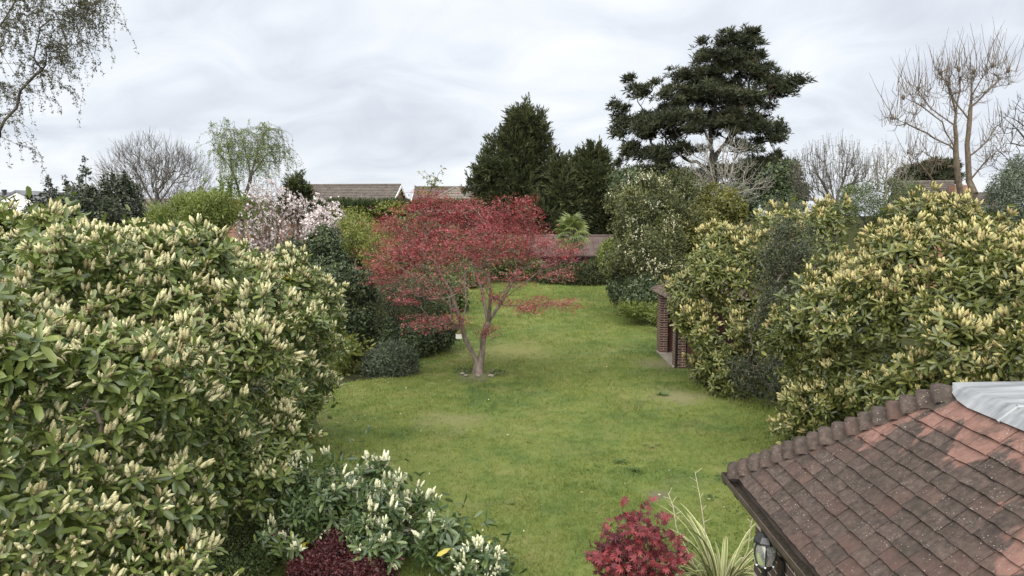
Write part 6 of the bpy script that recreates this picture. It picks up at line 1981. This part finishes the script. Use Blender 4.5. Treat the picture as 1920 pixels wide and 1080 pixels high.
# lopped tree with tufts of upright shoots on its stubs
b = ((20.39, 32.00, 4.41)[0], 32, 0.0)
lt = thing('lopped_tree', 'tall lopped leafless tree with upright shoots at the right', 'tree', b)
limbs = [[b, (20.41, 32.00, 5.83), (20.21, 32.00, 7.44), (20.26, 32.00, 9.07), (20.28, 32.00, 10.58)],
         [(20.38, 32.00, 4.45), (19.81, 31.80, 5.82), (19.55, 31.70, 7.09), (19.37, 31.60, 8.78), (18.91, 31.50, 9.97)],
         [(20.40, 32.00, 9.16), (21.30, 32.30, 9.95), (22.14, 32.50, 10.75)],
         [(19.50, 31.70, 7.09), (18.58, 31.20, 8.32), (17.57, 31.00, 8.94), (16.62, 30.80, 9.31)],
         [(19.46, 31.70, 6.98), (17.85, 31.00, 7.82), (16.71, 30.60, 8.18), (15.98, 30.40, 8.42)],
         [(19.41, 31.60, 8.21), (18.61, 32.20, 9.05), (18.11, 32.40, 9.94)],
         [(20.05, 32.00, 8.74), (19.71, 32.50, 9.63), (19.32, 32.80, 10.69)],
         [(20.27, 32.00, 9.64), (20.37, 31.50, 10.26), (20.62, 31.30, 10.74)],
         [(19.39, 31.60, 8.46), (19.25, 31.20, 9.65), (19.02, 31.00, 10.50)],
         [(20.52, 32.00, 5.94), (20.80, 31.50, 6.73), (21.30, 31.20, 7.35)],
         [(19.94, 31.80, 4.88), (18.90, 31.40, 5.20), (17.90, 31.00, 6.19), (17.06, 30.80, 6.93)],
         [(19.52, 31.70, 6.74), (18.29, 31.00, 6.69), (17.34, 30.60, 7.11)],
         [(20.47, 32.00, 6.77), (21.40, 32.50, 7.63), (22.17, 33.00, 8.40)]]
ends = [np.array(l[-1]) for l in limbs]
mids = [np.array(l[-2]) for l in limbs[1:]]
extra = []
for e, m_ in zip(ends, [np.array(l[-2]) for l in limbs]):
    for q in range(5):
        extra.append(m_ + (e - m_) * random.uniform(.2, 1) + rng.normal(size=3) * .22)
sk = grow(limbs, np.array(extra), .24, .012, .2, .06)
g = Geo(); tree_wood(g, sk); flare(g, b, .27, .5)
A = []; E_ = []
for e, w in [(e, 1.0) for e in ends[:9]] + [(e, .5) for e in ends[9:]] + [(m_, .4) for m_ in mids]:
    for q in range(int(15 * w) + 3):
        s0 = e + rng.normal(size=3) * np.array([.22, .2, .22])
        L = random.uniform(.5, 1.7) * (.55 + .45 * w)
        dr = np.array([random.gauss(0, .22), random.gauss(0, .22), 1.0])
        A.append(s0); E_.append(s0 + dr * L)
A, E_ = np.array(A), np.array(E_)
Mi = (A + E_) / 2 + rng.normal(size=A.shape) * .05
tubes(g, A, Mi, np.full(len(A), .012), np.full(len(A), .010), 4); tubes(g, Mi, E_, np.full(len(A), .010), np.full(len(A), .005), 3)
thin = sk[5][(sk[6] < .1)]
a = thin[rng.integers(0, len(thin), 900)]
d = unit(rng.normal(size=a.shape) + np.array([0, 0, .5]))
L = rng.uniform(.25, .8, len(a))[:, None]
m_ = a + d * L * .5; e = m_ + unit(d + np.array([0, 0, .9])) * L * .5
tubes(g, a, m_, np.full(len(a), .010), np.full(len(a), .008), 3); tubes(g, m_, e, np.full(len(a), .008), np.full(len(a), .005), 3)
g.build('trunk', M['bark_tan'], lt, smooth=True)
for e in ends[:9]:
    V, F = lathe([(0.0, -.12), (.05, -.1), (.075, 0.0), (.06, .08), (0.0, .12)], 8, tuple(e)); slab('stub', V, F, M['bark_tan'], lt, True)

b = ((22.41, 30.00, 4.63)[0], 30, 0.0)
bare_tree('crooked_bare_tree', 'crooked dark leafless branches at the right picture edge', b, [[b, (22.15, 30.00, 6.62), (21.54, 30.00, 7.28), (20.94, 30.00, 7.93), (20.44, 30.00, 8.32)], [(21.54, 30.00, 7.28), (21.33, 30.00, 8.58), (20.68, 30.00, 9.06)], [(21.80, 30.00, 6.84), (21.87, 30.00, 8.80)]], [((21.24, 30.00, 8.26), (0.90, 1.20, 1.13)), ((21.02, 30.00, 6.84), (0.90, 1.20, 0.90)), ((22.16, 30.00, 7.93), (0.90, 1.20, 1.35))], 160, 'bark_dark', .16, .010, n_twig=260, twig=(.2, .5), up=.3, zmin=3)

# ------------------------------------------------------------------ weeping birches
M['birch_leaf'] = leaf_mat('young_birch_leaf', ramp3((0.085, 0.125, 0.03), (0.125, 0.175, 0.045), (0.18, 0.23, 0.07)), .55, .3)
M['catkin'] = leaf_mat('birch_catkin', ramp3((0.045, 0.044, 0.03), (0.075, 0.075, 0.045), (0.11, 0.115, 0.06)), .6, .25)


def strands(g, gl, starts, length, drift, lt_, step, r, n_seg=5, lsc=(.8, 1.3)):
    """thin hanging twigs with small leaves along them"""
    n = len(starts)
    L = rng.uniform(*length, n)
    d = np.stack([rng.normal(size=n) * .35 + drift[0], rng.normal(size=n) * .35 + drift[1], np.full(n, .25)], 1)
    p = starts.copy(); LP = []
    for k in range(n_seg):
        t = (k + 1) / n_seg
        v = unit(d * (1 - t) ** 1.2 + np.array([0, 0, -1.0]) * t + rng.normal(size=p.shape) * .13)
        q = p + v * (L / n_seg)[:, None]
        tubes(g, p, q, np.full(n, r * (1.1 - .8 * k / n_seg)), np.full(n, r * (1.1 - .8 * (k + 1) / n_seg)), 3)
        m = max(1, int(np.mean(L) / n_seg / step))
        for s_ in range(m):
            LP.append(p + (q - p) * rng.random(n)[:, None])
        p = q
    LP = np.concatenate(LP)
    leafy(gl, LP, np.tile([[0, 0, -.6]], (len(LP), 1)), lt_, 0, .8, *lsc)


b = ((-17.40, 46.00, 3.72)[0], 46, 0.0)
bt = thing('weeping_birch', 'fresh green weeping birch standing behind the magnolia', 'tree', b)
tr = [[b, (-17.50, 46.00, 5.43), (-17.95, 46.00, 7.13), (-18.20, 46.00, 9.14), (-18.59, 46.00, 10.31)], [(-17.45, 46.00, 4.92), (-16.76, 46.00, 6.79), (-16.19, 46.00, 8.47), (-15.63, 46.00, 9.81)], [(-16.76, 46.00, 6.79), (-15.52, 45.50, 8.10), (-14.48, 45.00, 8.88)], [(-17.95, 46.00, 7.13), (-18.55, 45.50, 8.26), (-18.81, 45.00, 8.88)], [(-16.76, 46.00, 6.79), (-17.22, 46.50, 8.52), (-17.72, 47.00, 9.59)]]
blob = [((-18.36, 46.00, 9.48), (1.18, 1.40, 1.04)), ((-15.82, 46.00, 9.31), (1.38, 1.50, 0.97)), ((-17.22, 46.00, 8.31), (1.73, 1.50, 1.04)), ((-14.84, 45.50, 8.26), (0.68, 1.00, 0.68))]
P = lobe_volume(blob, 150, 3, .3)
sk = grow(tr, P, .14, .012, .25, .08)
g, gl = Geo(), Geo(); tree_wood(g, sk)
thin = sk[5][sk[6] < .035]
s0 = thin[rng.integers(0, len(thin), 330)]
strands(g, gl, s0, (1.0, 3.8), (0, 0), tufts(3, .05, .085, .045, 360), .15, .009)
low = lobe_volume([((-18.12, 45.00, 5.58), (1.29, 1.40, 1.35)), ((-16.47, 45.00, 4.74), (1.35, 1.40, 1.02))], 130, 1, .2)
strands(g, gl, low, (.6, 1.8), (0, 0), tufts(5, .09, .13, .08, 370), .09, .010)
g.build('trunk', M['bark_grey'], bt, smooth=True); gl.build('crown', M['birch_leaf'], bt, stuff=True)

b = (-11.6, 12.6, 0.0)
bt = thing('weeping_birch', 'drooping birch twigs hanging into the top left corner', 'tree', b)
tr = [[b, (-11.5, 12.6, 4.0), (-11.2, 12.5, 8.0), (-10.8, 12.4, 11.0)], [(-11.4, 12.6, 5.0), (-10.2, 12.3, 6.6), (-8.81, 12.20, 7.23), (-8.09, 12.00, 7.86), (-7.6, 12, 9.3)], [(-11.4, 12.6, 4.2), (-10.2, 12.2, 6.6), (-8.41, 12.00, 7.06), (-8.13, 11.90, 6.66), (-7.84, 11.80, 6.38), (-7.55, 11.80, 6.26)], [(-11.5, 12.6, 3.0), (-10.3, 12.0, 4.6), (-8.38, 11.80, 5.66), (-8.01, 11.70, 5.50)], [(-11.3, 12.6, 6.0), (-9.5, 12, 9.0), (-7.8, 11.8, 10.2), (-6.9, 11.7, 9.8)]]
blob = [((-7.85, 12.00, 7.61), (0.81, 1.20, 0.54)), ((-8.08, 12.00, 6.85), (0.54, 1.20, 0.54)), ((-8.19, 11.80, 5.87), (0.44, 1.00, 0.35)), ((-7.38, 12.00, 8.11), (0.63, 1.20, 0.36)), ((-10.5, 12.3, 8), (1.5, 1.2, 2.5))]
P = lobe_volume(blob, 260, 3, .2)
sk = grow(tr, P, .11, .0032, .25, .08)
g, gl = Geo(), Geo(); tree_wood(g, sk)
thin = sk[5][(sk[6] < .02)]
thin = thin[thin[:, 0] > -9.6]
s0 = thin[rng.integers(0, len(thin), 520)]
strands(g, gl, s0, (.35, 1.15), (.25, 0), tufts(3, .018, .034, .016, 380), .036, .0028, 6)
g.build('trunk', M['bark_dark'], bt, smooth=True); gl.build('crown', M['catkin'], bt, stuff=True)

# ------------------------------------------------------------------ petals and dead leaves lying on the grass
g = Geo()
n = 260
y = rng.uniform(8.5, 24, n); x = edge_x(LAWN_L, y) + np.abs(rng.normal(size=n)) * 1.1 + 0.05
far_ = rng.random(n) < .35
x[far_] = rng.uniform(-2.5, 4.5, far_.sum())
P = np.stack([x, y, lawn_z(x, y) + 0.045], 1)
g.scatter(leaf_tri(1.0, 0.6), frames(unit(rng.normal(size=P.shape) * .35 + np.array([0, 0, 1.0])), scale=rng.uniform(.02, .055, n)), P)
M['litter'] = leaf_mat('fallen_petals', ramp3((0.20, 0.15, 0.08), (0.36, 0.32, 0.22), (0.55, 0.53, 0.45)), .8, .1, .2)
tag(g.build('fallen_petals', M['litter'], stuff=True), 'pale fallen petals and dead leaves scattered on the lawn', 'petals')
